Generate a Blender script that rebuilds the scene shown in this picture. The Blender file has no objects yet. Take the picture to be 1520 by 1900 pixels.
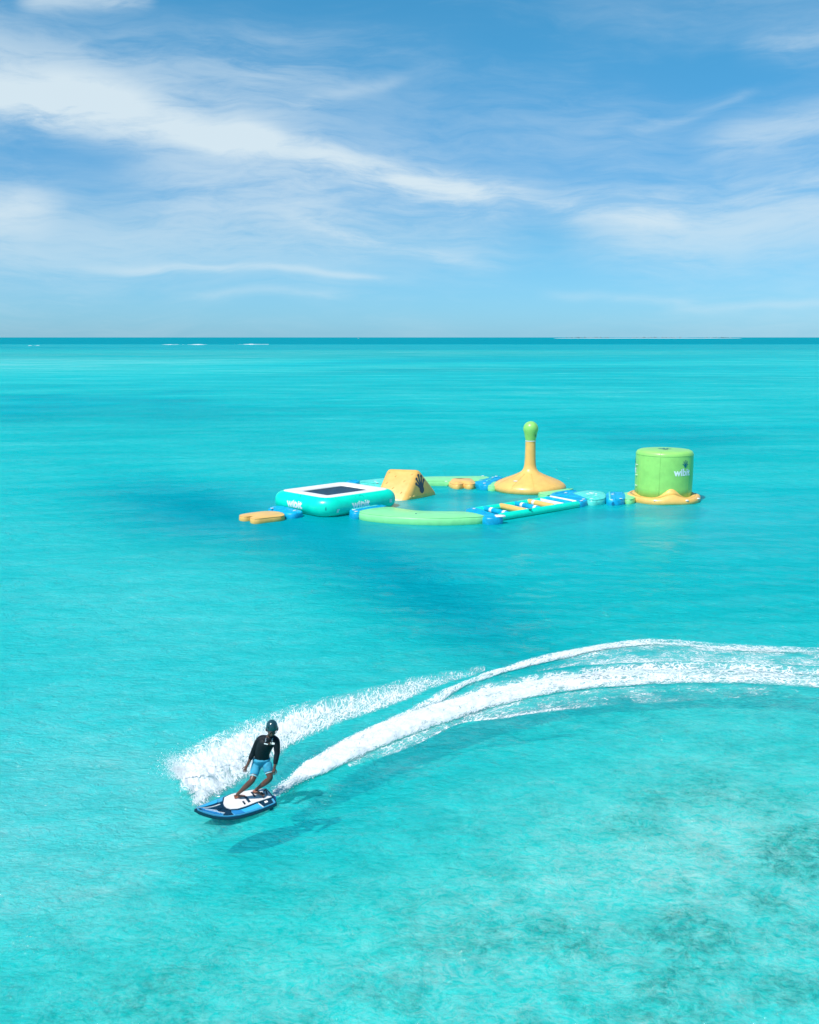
import bpy, bmesh, math, random
import numpy as np
from mathutils import Vector, Matrix

random.seed(4)
rng = np.random.default_rng(4)
SC = bpy.context.scene
COL = SC.collection
R = math.radians

# ------------------------------------------------------------------ camera
F, H = 1900.0, 9.3                       # focal length in photo pixels, drone height
PITCH = math.atan(324 / 1900)
cam_d = bpy.data.cameras.new('camera')
cam_d.sensor_fit = 'VERTICAL'; cam_d.sensor_height = 24; cam_d.lens = 24
cam_d.clip_start = 0.2; cam_d.clip_end = 600000
cam = bpy.data.objects.new('camera', cam_d); COL.objects.link(cam)
cam.location = (0, 0, H); cam.rotation_euler = (math.pi / 2 - PITCH, 0, 0)
SC.camera = cam

# ------------------------------------------------------------------ render settings
SC.render.engine = 'CYCLES'
SC.view_settings.view_transform = 'Standard'; SC.view_settings.look = 'None'
SC.view_settings.gamma = 1; SC.view_settings.use_curve_mapping = False
SC.view_settings.exposure = 0.33
SC.cycles.max_bounces = 7; SC.cycles.transparent_max_bounces = 16
SC.cycles.diffuse_bounces = 2; SC.cycles.glossy_bounces = 2
SC.cycles.use_adaptive_sampling = True; SC.cycles.adaptive_threshold = 0.015
SC.cycles.sample_clamp_indirect = 4

# ------------------------------------------------------------------ light
SUN_AZ, SUN_EL = math.atan2(-0.60, -0.68), R(57)      # sun behind the camera's left shoulder
SUN_DIR = Vector((math.sin(SUN_AZ) * math.cos(SUN_EL), math.cos(SUN_AZ) * math.cos(SUN_EL), math.sin(SUN_EL)))
sun_d = bpy.data.lights.new('sun', 'SUN'); sun_d.energy = 4.0; sun_d.angle = R(0.8); sun_d.color = (1, 0.965, 0.9)
sun = bpy.data.objects.new('sun', sun_d); COL.objects.link(sun)
sun.rotation_euler = SUN_DIR.to_track_quat('Z', 'Y').to_euler()


class NT:
    """small helper for building node trees with readable maths"""
    def __init__(s, tree): s.t = tree; s.n = tree.nodes; s.l = tree.links
    def new(s, typ, **kw):
        n = s.n.new(typ)
        for k, v in kw.items(): setattr(n, k, v)
        return n
    def set(s, sock, v):
        if hasattr(v, 'is_output') or isinstance(v, bpy.types.NodeSocket): s.l.new(v, sock)
        else: sock.default_value = v
    def m(s, op, a, b=0.0, c=0.0, clamp=False):
        n = s.new('ShaderNodeMath', operation=op, use_clamp=clamp)
        s.set(n.inputs[0], a); s.set(n.inputs[1], b); s.set(n.inputs[2], c)
        return n.outputs[0]
    def add(s, a, b): return s.m('ADD', a, b)
    def sub(s, a, b): return s.m('SUBTRACT', a, b)
    def mul(s, a, b): return s.m('MULTIPLY', a, b)
    def smooth(s, v, lo, hi, to0=0.0, to1=1.0):
        n = s.new('ShaderNodeMapRange', interpolation_type='SMOOTHSTEP')
        s.set(n.inputs[0], v); s.set(n.inputs[1], lo); s.set(n.inputs[2], hi); s.set(n.inputs[3], to0); s.set(n.inputs[4], to1)
        return n.outputs[0]
    def lin(s, v, lo, hi, to0=0.0, to1=1.0):
        n = s.new('ShaderNodeMapRange'); n.clamp = True
        s.set(n.inputs[0], v); s.set(n.inputs[1], lo); s.set(n.inputs[2], hi); s.set(n.inputs[3], to0); s.set(n.inputs[4], to1)
        return n.outputs[0]
    def xyz(s, x, y, z=0.0):
        n = s.new('ShaderNodeCombineXYZ'); s.set(n.inputs[0], x); s.set(n.inputs[1], y); s.set(n.inputs[2], z); return n.outputs[0]
    def sep(s, v):
        n = s.new('ShaderNodeSeparateXYZ'); s.l.new(v, n.inputs[0]); return n.outputs
    def noise(s, vec, scale, detail=4, rough=0.55, dist=0.0, color=False):
        n = s.new('ShaderNodeTexNoise'); s.l.new(vec, n.inputs['Vector'])
        n.inputs['Scale'].default_value = scale; n.inputs['Detail'].default_value = detail
        n.inputs['Roughness'].default_value = rough; n.inputs['Distortion'].default_value = dist
        return n.outputs['Color' if color else 'Fac']
    def mapping(s, vec, loc=(0, 0, 0), rot=(0, 0, 0), scale=(1, 1, 1)):
        n = s.new('ShaderNodeMapping'); s.l.new(vec, n.inputs[0])
        n.inputs[1].default_value = loc; n.inputs[2].default_value = rot; n.inputs[3].default_value = scale
        return n.outputs[0]
    def mix(s, f, a, b, blend='MIX'):
        n = s.new('ShaderNodeMix', data_type='RGBA', blend_type=blend)
        s.set(n.inputs[0], f)
        for sock, v in ((n.inputs[6], a), (n.inputs[7], b)):
            s.set(sock, (*v, 1) if isinstance(v, tuple) and len(v) == 3 else v)
        return n.outputs[2]


# ------------------------------------------------------------------ sky: Nishita with cirrus
def px_uv(px, py):
    x, y = (px - 760) / F, (950 - py) / F
    d1 = math.cos(PITCH) + y * math.sin(PITCH); d2 = -math.sin(PITCH) + y * math.cos(PITCH)
    return x / d1, d2 / d1

world = bpy.data.worlds.new('World'); SC.world = world; world.use_nodes = True
w = NT(world.node_tree); w.n.clear()
sky = w.new('ShaderNodeTexSky', sky_type='NISHITA')
sky.sun_disc = False; sky.sun_elevation = SUN_EL; sky.sun_rotation = SUN_AZ
sky.air_density = 1.0; sky.dust_density = 0.3; sky.ozone_density = 3.0
tc = w.new('ShaderNodeTexCoord').outputs['Generated']
dx, dy, dz = w.sep(tc)
w.l.new(w.xyz(dx, dy, w.m('MAXIMUM', dz, 0.004)), sky.inputs[0])
# blue deepens with height faster than the clean Nishita sky: haze tint by elevation
elev = w.m('MAXIMUM', dz, 0.0)
tint = w.mix(w.smooth(elev, 0.10, 0.30), w.mix(w.smooth(elev, -0.02, 0.11), (0.31, 0.72, 1.26), (0.28, 0.70, 0.96)), (0.31, 0.93, 1.07))
blue = w.mix(1.0, sky.outputs[0], tint, 'MULTIPLY')
yy = w.m('MAXIMUM', dy, 0.08)
u0 = w.m('DIVIDE', dx, yy); v0 = w.m('DIVIDE', dz, yy)
warp = w.noise(tc, 5.0, 3, 0.5, color=True)
wr = w.sep(warp)
u = w.add(u0, w.mul(w.sub(wr[0], 0.5), 0.10)); v = w.add(v0, w.mul(w.sub(wr[1], 0.5), 0.045))
# streak noises stretched along the wind, falling to the right
d3 = w.xyz(w.add(dx, w.mul(w.sub(wr[0], .5), .08)), dy, w.add(dz, w.mul(w.sub(wr[1], .5), .05)))
streak = w.noise(w.mapping(d3, rot=(0, R(13), 0), scale=(1.6, 1.6, 11)), 2.2, 7, 0.62, 0.35)
fine = w.noise(w.mapping(d3, loc=(3, 1, 2), rot=(0, R(17), 0), scale=(3, 3, 17)), 5.0, 8, 0.68, 0.6)
soft = w.noise(w.mapping(d3, loc=(7, 3, 5), rot=(0, R(6), 0), scale=(1.2, 1.2, 3.5)), 2.4, 4, 0.5)
grain = w.add(w.mul(streak, 0.62), w.mul(fine, 0.38))

def segment(p0, p1, w0, w1, amp, soft_end=0.25):
    """elongated cirrus band between two sky directions, widths in photo pixels"""
    (ax, ay), (bx, by) = px_uv(*p0), px_uv(*p1)
    L = math.hypot(bx - ax, by - ay); cx, cy = (bx - ax) / L, (by - ay) / L
    ru, rv = w.sub(u, ax), w.sub(v, ay)
    t = w.m('DIVIDE', w.add(w.mul(ru, cx), w.mul(rv, cy)), L)
    s = w.m('ABSOLUTE', w.sub(w.mul(rv, cx), w.mul(ru, cy)))
    wid = w.lin(t, 0, 1, w0 / F, w1 / F)
    q = w.m('DIVIDE', s, wid)
    g = w.m('EXPONENT', w.mul(w.mul(q, q), -1.0))
    e = w.mul(w.smooth(t, -soft_end, soft_end * 0.3), w.smooth(t, 1 + soft_end, 1 - soft_end * 0.3))
    return w.mul(w.mul(g, e), amp)

segs = [((-250, 150), (200, 195), 44, 40, 1.0), ((120, 190), (470, 272), 36, 24, 1.1), ((400, 262), (900, 350), 22, 20, 0.78), ((-200, 90), (500, 230), 60, 30, .30), ((300, 290), (800, 330), 40, 40, .22),
        ((820, 338), (1200, 385), 30, 26, 0.60), ((560, 415), (880, 478), 12, 14, 0.28), ((225, 486), (700, 520), 8, 6, 0.30),
        ((330, 548), (620, 556), 8, 9, 0.14), ((1160, 415), (1700, 380), 65, 90, 0.46), ((-200, 380), (70, 370), 60, 35, 0.5),
        ((-100, 420), (640, 420), 95, 95, 0.30), ((1350, 245), (1700, 190), 30, 45, 0.34), ((1420, 85), (1700, 60), 22, 26, 0.26),
        ((60, 0), (260, 10), 22, 14, 0.5), ((560, 205), (730, 155), 12, 10, 0.16), ((-100, 100), (560, 150), 80, 60, 0.30),
        ((600, 300), (1180, 240), 60, 80, 0.12), ((1200, 220), (1360, 170), 9, 7, 0.14), ((1030, 545), (1250, 555), 9, 8, 0.14),
        ((1280, 570), (1620, 560), 9, 8, 0.16), ((300, 345), (900, 420), 55, 55, 0.22), ((480, 60), (820, 120), 30, 40, .08)]
cl = 0.0
for a in segs: cl = w.add(cl, segment(*a))
front = w.smooth(dy, 0.05, 0.35)
cl = w.mul(cl, front)
veil = w.add(w.mul(w.smooth(w.add(w.mul(soft, 0.55), w.mul(grain, 0.45)), 0.44, 0.74), 0.24), w.mul(w.smooth(elev, .24, .02), .05))
tex = w.smooth(grain, 0.34, 0.60, 0.25, 1.25)
cloud = w.m('MINIMUM', w.mul(w.sub(1, w.m('EXPONENT', w.mul(w.add(w.mul(cl, tex), veil), -1.25))), 1.04), 0.86)
final = w.mix(cloud, blue, (6.0, 6.9, 7.3))
bg = w.new('ShaderNodeBackground'); bg.inputs[1].default_value = 0.10
w.l.new(final, bg.inputs[0])
wo = w.new('ShaderNodeOutputWorld'); w.l.new(bg.outputs[0], wo.inputs[0])

# ------------------------------------------------------------------ photo geometry helpers (used at build time to find real positions)
CP, SP = math.cos(PITCH), math.sin(PITCH)

def ray(px, py):
    x, y = (px - 760) / F, (950 - py) / F
    return Vector((x, CP + y * SP, -SP + y * CP))

def ground(px, py, z=0.0):
    d = ray(px, py); t = (z - H) / d.z
    return Vector((d.x * t, d.y * t, z))

def at_depth(px, py, Y):
    d = ray(px, py); t = Y / d.y
    return Vector((d.x * t, Y, H + d.z * t))

def ppm(Y, z=0.0):                        # photo pixels per metre at world distance Y
    return F / (Y * CP + (H - z) * SP)

def to_px(x, y):                          # ground point -> photo pixel (numpy)
    zc = np.maximum(y * CP + H * SP, 0.01); yc = y * SP - H * CP
    return 760 + F * x / zc, 950 - F * yc / zc


# ------------------------------------------------------------------ numpy noise
_perm = rng.random((256, 256))
def vnoise(x, y):
    xi = np.floor(x).astype(np.int64); yi = np.floor(y).astype(np.int64)
    fx, fy = x - xi, y - yi
    fx = fx * fx * (3 - 2 * fx); fy = fy * fy * (3 - 2 * fy)
    g = lambda a, b: _perm[a & 255, b & 255]
    return (g(xi, yi) * (1 - fx) + g(xi + 1, yi) * fx) * (1 - fy) + (g(xi, yi + 1) * (1 - fx) + g(xi + 1, yi + 1) * fx) * fy

def fbm(x, y, oct=4, gain=0.5):
    v = 0; a = 1; tot = 0
    for k in range(oct):
        v = v + a * vnoise(x * 2 ** k + 17.3 * k, y * 2 ** k + 9.1 * k); tot += a; a *= gain
    return v / tot

def sstep(x, a, b):
    t = np.clip((x - a) / (b - a), 0, 1); return t * t * (3 - 2 * t)


# ------------------------------------------------------------------ object helpers
def tag(o, label=None, cat=None, group=None, kind=None):
    if label: o['label'] = label
    if cat: o['category'] = cat
    if group: o['group'] = group
    if kind: o['kind'] = kind
    return o

def empty(name, loc=(0, 0, 0), rot=(0, 0, 0)):
    o = bpy.data.objects.new(name, None); COL.objects.link(o)
    o.location = loc; o.rotation_euler = rot; o.empty_display_size = 0.2
    return o

def link(name, me, mat=None, parent=None, smooth=True):
    if mat: me.materials.clear(); me.materials.append(mat)
    if smooth: me.polygons.foreach_set('use_smooth', [True] * len(me.polygons))
    o = bpy.data.objects.new(name, me); COL.objects.link(o)
    if parent: o.parent = parent
    return o

def from_bm(name, bm, mat=None, parent=None, smooth=True):
    bmesh.ops.recalc_face_normals(bm, faces=bm.faces)
    me = bpy.data.meshes.new(name); bm.to_mesh(me); bm.free()
    return link(name, me, mat, parent, smooth)

def from_np(name, co, quads, mat=None, parent=None):
    me = bpy.data.meshes.new(name)
    n, q = len(co), len(quads)
    me.vertices.add(n); me.vertices.foreach_set('co', np.ascontiguousarray(co, dtype=np.float32).ravel())
    k = quads.shape[1]
    me.loops.add(q * k); me.loops.foreach_set('vertex_index', quads.astype(np.int32).ravel())
    me.polygons.add(q); me.polygons.foreach_set('loop_start', np.arange(0, q * k, k, dtype=np.int32))
    me.update(calc_edges=True); me.validate()
    return link(name, me, mat, parent)

def attr(o, name, vals):
    a = o.data.attributes.new(name, 'FLOAT', 'POINT'); a.data.foreach_set('value', np.asarray(vals, dtype=np.float32).ravel())

def attr_v(o, name, vals):
    a = o.data.attributes.new(name, 'FLOAT_VECTOR', 'POINT'); a.data.foreach_set('vector', np.asarray(vals, dtype=np.float32).ravel())


def material(name, color, rough=0.4, spec=0.5, bump=0.0, bscale=6.0, mottle=0.06, mscale=2.5, coat=0.0, sss=0.0):
    m = bpy.data.materials.new(name); m.use_nodes = True
    t = NT(m.node_tree); b = t.n['Principled BSDF']
    tcn = t.new('ShaderNodeTexCoord').outputs['Object']
    nz = t.noise(tcn, mscale, 5, 0.6)
    c = t.mix(t.smooth(nz, 0.3, 0.7), tuple(max(0, x * (1 - mottle)) for x in color), tuple(min(1, x * (1 + mottle)) for x in color))
    t.l.new(c, b.inputs['Base Color'])
    t.l.new(t.lin(nz, 0.3, 0.7, rough * 0.85, min(1, rough * 1.2)), b.inputs['Roughness'])
    b.inputs['Specular IOR Level'].default_value = spec
    if coat: b.inputs['Coat Weight'].default_value = coat; b.inputs['Coat Roughness'].default_value = 0.15
    if bump:
        bn = t.new('ShaderNodeBump'); bn.inputs['Strength'].default_value = bump; bn.inputs['Distance'].default_value = 0.02
        t.l.new(t.noise(tcn, bscale, 4, 0.5), bn.inputs['Height']); t.l.new(bn.outputs[0], b.inputs['Normal'])
    return m

M = dict(
    turquoise=material('vinyl_turquoise', (0.0, 0.74, 0.52), 0.32, bump=.25),
    pale_turquoise=material('vinyl_pale_turquoise', (0.10, 0.66, 0.56), 0.35, bump=.3, mottle=.2, mscale=5),
    pale_green=material('vinyl_pale_green', (0.26, 0.74, 0.30), 0.33, bump=.2),
    green=material('vinyl_green', (0.30, 0.66, 0.15), 0.34, bump=.15, bscale=2),
    orange=material('vinyl_orange', (0.82, 0.48, 0.13), 0.36, bump=.25),
    orange_deep=material('vinyl_orange_deep', (0.80, 0.44, 0.11), 0.36, bump=.3, bscale=3),
    blue=material('vinyl_blue', (0.0, 0.36, 0.62), 0.4, bump=.5, bscale=9, mottle=.2),
    white=material('vinyl_white', (0.80, 0.78, 0.76), 0.45, bump=.15),
    mat_dark=material('trampoline_mesh', (0.012, 0.05, 0.085), 0.6, bump=.6, bscale=30, mottle=.4, mscale=4),
    print_white=material('print_white', (0.85, 0.87, 0.86), 0.5),
    print_teal=material('print_teal', (0.0, 0.16, 0.20), 0.5),
    print_navy=material('print_navy', (0.015, 0.05, 0.09), 0.5),
    seam=material('seam_tape', (0.0, 0.30, 0.26), 0.5),
    spring=material('spring_webbing', (0.16, 0.10, 0.14), 0.6),
    rope=material('mooring_rope', (0.55, 0.58, 0.55), 0.8),
    skin=material('skin_dark', (0.115, 0.048, 0.030), 0.38, mottle=.15, mscale=9),
    sole=material('skin_foot', (0.30, 0.115, 0.07), 0.5),
    neoprene=material('neoprene_black', (0.004, 0.008, 0.012), 0.6, bump=.8, bscale=9, mottle=.5, mscale=7, spec=.25),
    vest=material('vest_charcoal', (0.004, 0.008, 0.011), 0.6, spec=.3, bump=.9, bscale=14, mottle=.4),
    vest_grey=material('vest_grey_panel', (0.16, 0.21, 0.25), 0.5),
    shorts=material('shorts_blue', (0.03, 0.30, 0.45), 0.7, bump=.8, bscale=10, mottle=.25, mscale=6),
    shorts_trim=material('shorts_pale_trim', (0.42, 0.66, 0.72), 0.7),
    helmet=material('helmet_dark_teal', (0.014, 0.055, 0.065), 0.22, coat=.6),
    black=material('black_rubber', (0.006, 0.008, 0.012), 0.4),
    navy=material('board_navy', (0.004, 0.030, 0.060), 0.25, coat=.5),
    bd_light=material('board_light_blue', (0.07, 0.33, 0.54), 0.3, coat=.4),
    bd_blue=material('board_mid_blue', (0.02, 0.22, 0.50), 0.3, coat=.4),
    bd_cyan=material('board_cyan', (0.04, 0.42, 0.70), 0.3, coat=.4),
    pad=material('deck_pad_white', (0.74, 0.70, 0.69), 0.75, bump=.5, bscale=40),
)


SEAMS = {'vinyl_orange': material('seam_orange', (0.74, 0.40, 0.12), .5), 'vinyl_pale_green': material('seam_green', (0.22, 0.66, 0.27), .5),
         'vinyl_pale_turquoise': material('seam_pale_turquoise', (0.04, 0.48, 0.42), .5), 'vinyl_green': material('seam_tower', (0.275, 0.62, 0.135), .5)}

def superprofile(n, a, b, e=2.0):
    """closed superellipse section, n points, half sizes a, b"""
    out = []
    for k in range(n):
        t = 2 * math.pi * k / n; c, s = math.cos(t), math.sin(t)
        out.append((a * math.copysign(abs(c) ** (2 / e), c), b * math.copysign(abs(s) ** (2 / e), s)))
    return out

def sweep(bm, pts, section, closed=False, scales=None, up=Vector((0, 0, 1)), caps=True):
    """sweep a closed section (side, up) along pts with mitred corners"""
    n = len(pts); rings = []
    for i, p in enumerate(pts):
        a = pts[(i - 1) % n] if (closed or i > 0) else p
        b = pts[(i + 1) % n] if (closed or i < n - 1) else p
        d1 = (p - a).normalized() if (p - a).length > 1e-6 else None
        d2 = (b - p).normalized() if (b - p).length > 1e-6 else None
        d1 = d1 or d2; d2 = d2 or d1
        d = (d1 + d2).normalized()
        side = d.cross(up).normalized(); upv = side.cross(d).normalized()
        mit = 1 / max(0.5, math.cos(d1.angle(d2) / 2))
        s = scales[i] if scales else 1
        rings.append([bm.verts.new(p + side * x * mit * s + upv * z * s) for x, z in section])
    m = len(section)
    for i in range(n if closed else n - 1):
        r0, r1 = rings[i], rings[(i + 1) % n]
        for k in range(m): bm.faces.new((r0[k], r0[(k + 1) % m], r1[(k + 1) % m], r1[k]))
    if not closed and caps:
        bm.faces.new(rings[0]); bm.faces.new(list(reversed(rings[-1])))
    return rings

def capsule(bm, p0, p1, r, seg=12, squash=1.0, nend=4):
    """inflated tube with domed ends"""
    d = (p1 - p0); L = d.length; dn = d / L
    pts, sc = [], []
    for k in range(nend):
        a = (k + 0.15) / nend * math.pi / 2
        pts.append(p0 + dn * r * (1 - math.cos(a)) * 0.8); sc.append(math.sin(a))
    pts.append(p0 + dn * r * 0.85); sc.append(1.0)
    pts.append((p0 + p1) / 2); sc.append(1.0)
    q = [(p0 + p1) - x for x in reversed(pts[:-1])]
    pts += q; sc += list(reversed(sc[:-1]))
    sweep(bm, pts, superprofile(seg, r, r * squash), scales=sc)

def offset_poly(poly, o):
    n = len(poly); out = []
    for i in range(n):
        a, p, b = poly[i - 1], poly[i], poly[(i + 1) % n]
        d1 = (p - a); d2 = (b - p)
        if d1.length < 1e-6: d1 = d2
        if d2.length < 1e-6: d2 = d1
        d1, d2 = d1.normalized(), d2.normalized()
        n1 = Vector((d1.y, -d1.x)); n2 = Vector((d2.y, -d2.x))
        m = (n1 + n2)
        if m.length < 1e-4: m = n1
        m = m.normalized(); k = 1 / max(0.55, m.dot(n1))
        out.append(p + m * o * k)
    return out

def smooth_poly(poly, it=2):
    for _ in range(it):
        q = []
        for i, p in enumerate(poly):
            b = poly[(i + 1) % len(poly)]
            q += [p * 0.75 + b * 0.25, p * 0.25 + b * 0.75]
        poly = q
    return poly

def slab(name, px_poly, h, r, mat, parent=None, it=2, crown=0.03, base=-0.12, poly=None):
    """inflated flat module: plan outline of its top surface read at height h, rounded walls down into the water"""
    if poly is None:
        poly = [ground(x, y, h).to_2d() for x, y in px_poly]
    area = sum(a.x * b.y - b.x * a.y for a, b in zip(poly, poly[1:] + poly[:1]))
    if area < 0: poly = poly[::-1]
    poly = smooth_poly(poly, it)
    bm = bmesh.new(); rings = []
    prof = [(0.0, base)] + [(r * math.cos(a), (h + base) / 2 + (h - base) / 2 * math.sin(a)) for a in [R(x) for x in (-60, -30, 0, 30, 55, 75)]] + [(0, h), (-0.12, h + crown)]
    for o, z in prof:
        rings.append([bm.verts.new((p.x, p.y, z)) for p in offset_poly(poly, o)])
    n = len(poly)
    for a, b in zip(rings, rings[1:]):
        for i in range(n): bm.faces.new((a[i], a[(i + 1) % n], b[(i + 1) % n], b[i]))
    f = bm.faces.new(rings[-1]); bmesh.ops.triangulate(bm, faces=[f])
    o = from_bm(name, bm, mat, parent)
    if name in ('beam', 'deck'):                       # welded seam tape round the shoulder of the float
        bm = bmesh.new(); sweep(bm, [Vector((p.x, p.y, h - .015)) for p in offset_poly(poly, r * .42)], superprofile(6, .022, .016), closed=True)
        from_bm('seam', bm, SEAMS[mat.name], parent)
    return o

def box(bm, c, s, rot=None):
    mtx = Matrix.Translation(c) @ (rot.to_4x4() if rot else Matrix.Identity(4)) @ Matrix.Diagonal((*s, 1))
    bmesh.ops.create_cube(bm, size=1, matrix=mtx)

def thing(o, label, cat, group=None): return tag(o, label, cat, group)


# ------------------------------------------------------------------ sea: waves, depth, colour
waves = []
for k in range(46):
    lam = 0.35 * 1.09 ** k * random.uniform(.9, 1.1)
    ang = R(-78) + random.gauss(0, 0.5)
    waves.append((2 * math.pi / lam * math.cos(ang), 2 * math.pi / lam * math.sin(ang), random.uniform(0, 6.28), 0.0030 * lam ** 0.75, lam))

TRACK_PX = [(505, 1473), (530, 1458), (560, 1437), (620, 1401), (700, 1359), (800, 1321), (900, 1292), (1000, 1270), (1100, 1257), (1200, 1251), (1300, 1249), (1400, 1252), (1520, 1259), (1680, 1275)]
TRACK = np.array([ground(x, y)[:2] for x, y in TRACK_PX])

def dist_track(x, y):
    best = np.full(x.shape, 1e9); side = np.zeros_like(best)
    for a, b in zip(TRACK[:-1], TRACK[1:]):
        d = b - a; L = np.hypot(*d); t = np.clip(((x - a[0]) * d[0] + (y - a[1]) * d[1]) / L ** 2, 0, 1)
        ex, ey = x - a[0] - t * d[0], y - a[1] - t * d[1]
        q = np.hypot(ex, ey); m = q < best
        best = np.where(m, q, best); side = np.where(m, np.sign(d[0] * ey - d[1] * ex), side)
    return best, side

def wave_h(x, y):
    r = np.hypot(x, y); h = np.zeros_like(x)
    amp = 0.65 + 0.7 * fbm(x * .11, y * .16, 3)
    for kx, ky, ph, a, lam in waves:
        fade = 1 / (1 + (r * 0.0045 / (lam * 0.22)) ** 4)
        h = h + a * fade * np.sin(kx * x + ky * y + ph)
    h = h * amp
    calm = 1 - 0.6 * np.exp(-((x - 5) / 16) ** 2 - ((y - 54) / 9) ** 2)      # the modules damp the chop between them
    h = h * calm ** 2
    near = (r < 60) & (y > 5)
    if near.any():
        d, s = dist_track(x[near], y[near])
        g = 0.05 * np.exp(-((d - 0.55) / 0.28) ** 2) - 0.05 * np.exp(-(d / 0.33) ** 2) + 0.06 * np.exp(-((d * s - 1.9) / 0.35) ** 2) * (s > 0)
        h[near] += g
    return h

def wh(x, y): return float(wave_h(np.array([x], float), np.array([y], float))[0])

def polar(dang, growth):
    th = list(np.arange(-40, 40.001, dang)) + list(np.arange(42, 319, 3.0))
    th = np.radians(np.array(th))
    r = [0.5, 2, 4, 6, 7.5, 9]
    while r[-1] < 40: r.append(r[-1] * (1 + growth))
    while r[-1] < 220: r.append(r[-1] * (1 + growth * 1.6))
    while r[-1] < 300000: r.append(r[-1] * 1.035)
    r = np.array(r)
    RR, TT = np.meshgrid(r, th, indexing='ij')
    x, y = RR * np.sin(TT), RR * np.cos(TT)
    n, m = x.shape
    i, j = np.meshgrid(np.arange(n - 1), np.arange(m), indexing='ij'); j2 = (j + 1) % m
    q = np.stack([i * m + j, (i + 1) * m + j, (i + 1) * m + j2, i * m + j2], -1).reshape(-1, 4)[:, ::-1]
    return x.ravel(), y.ravel(), q

def blob(PX, PY, cx, cy, rx, ry, rot=0.0):
    c, s = math.cos(R(rot)), math.sin(R(rot)); ex, ey = PX - cx, PY - cy
    a, b = (ex * c + ey * s) / rx, (-ex * s + ey * c) / ry
    return np.exp(-(a * a + b * b))

def depth_field(x, y):
    """optical depth of the lagoon: 1 = waist deep over sand, larger = darker water"""
    PX, PY = to_px(x, y)
    wx = (fbm(x * .08, y * .05, 3) - .5); wy = (fbm(x * .08 + 40, y * .05 + 7, 3) - .5)
    X, Y = PX + wx * 160, PY + wy * 70
    d = 1.0 + 0.25 * (fbm(x * .10 + 3, y * .05, 4) - .5)
    d += 1.1 * sstep(Y, 895, 930) * (1 - sstep(Y, 1060, 1280)) * sstep(X, 560, 820)                    # darker teal water round and in front of the park
    d += 1.7 * blob(PX, Y, 380, 945, 190, 44, 8) + .8 * blob(PX, Y, 300, 920, 120, 26) + 1.0 * blob(X, Y, 400, 940, 230, 52, 6) + 1.3 * blob(X, Y, 600, 990, 260, 42, 14)
    d += 1.7 * blob(PX, Y, 640, 1045, 290, 56, 22)
    d += 2.0 * blob(PX, Y, 860, 1140, 190, 60, 22)
    d += 0.7 * blob(X, Y, 560, 1560, 230, 60, -20)  # darker patch below and right of the board
    d += 0.35 * blob(X, Y, 900, 1400, 380, 40, -16)
    d -= 0.62 * blob(X, Y, 60, 1480, 380, 170, -10)
    d -= 0.45 * blob(X, Y, 100, 1640, 300, 90)
    d -= 0.25 * blob(X, Y, 250, 1150, 300, 90)
    d -= 0.42 * blob(X, Y, 1300, 1600, 560, 300)
    d -= 0.25 * blob(X, Y, 600, 1840, 600, 160)
    far = sstep(-PY, -1000, -760)
    d += 0.25 * far
    d += 2.2 * blob(X, Y, 100, 750, 420, 20) + .9 * blob(X, Y, 200, 785, 300, 14) + 1.5 * blob(X, Y, 1250, 798, 340, 20) + .6 * blob(X, Y, 950, 705, 500, 12)
    d += 2.4 * blob(PX, PY + 2.5 * np.sin(PX * .01), 820, 671, 430, 4.5, -.9) + 1.2 * blob(PX, PY, 1300, 684, 300, 4) + 1.4 * blob(PX, PY, 230, 661, 100, 1.5) + 0.25 * (fbm(x * .01, y * .016, 3) - .5) * far * 2.4
    d -= 0.95 * blob(PX, PY, 100, 672, 600, 17)
    d -= 0.45 * blob(PX, PY, 1000, 655, 700, 7)
    d += 1.3 * (fbm(x * .002, y * .006 + 5, 4) - .47) * sstep(-PY, -740, -690)
    d += 2.2 * sstep(-PY, -652, -646) * (0.4 + fbm(x * .002, y * .004, 3))
    deep = sstep(-PY, -640.5, -637.5)
    d = d * (1 - deep) + 6.0 * deep
    d = np.where(y < 2, 1.3, d)
    return np.clip(d, 0.5, 8)

def reef_field(x, y):
    """dark weed and coral heads on the sand, strongest in the lower right of the view"""
    PX, PY = to_px(x, y)
    area = np.clip(1.1 * blob(PX, PY, 1380, 1620, 520, 290) + .75 * blob(PX, PY, 420, 1820, 560, 190) + .25 * blob(PX, PY, 120, 1370, 260, 80), 0, 1)
    n = fbm(x * .75 + 2, y * .75, 5, .62)
    m = np.clip(sstep(n, .42, .72) * area * .9 + .12 * area, 0, 1)
    for cx, cy, rx, ry, a in ((1490, 1510, 75, 38, .95), (1270, 1650, 90, 30, .9), (1120, 1650, 55, 20, .55), (1185, 1465, 60, 18, .6),
                              (1330, 1715, 55, 20, .6), (1470, 1750, 80, 30, .75), (110, 1868, 55, 18, .8), (1120, 1830, 35, 14, .7),
                              (1480, 1650, 70, 22, .55), (1320, 1510, 30, 14, .5), (1020, 1665, 30, 14, .55), (955, 1585, 26, 10, .45),
                              (100, 1420, 120, 14, .30), (250, 1440, 60, 10, .3), (120, 1640, 50, 10, .22), (1455, 1330, 120, 22, .3)):
        m = np.maximum(m, a * np.clip(blob(PX, PY, cx, cy, rx * 1.1, ry * 1.25) * 2.3 * (.10 + 1.5 * n), 0, 1))
    return np.clip(np.where(y < 2, 0, m), 0, 1)

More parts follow.
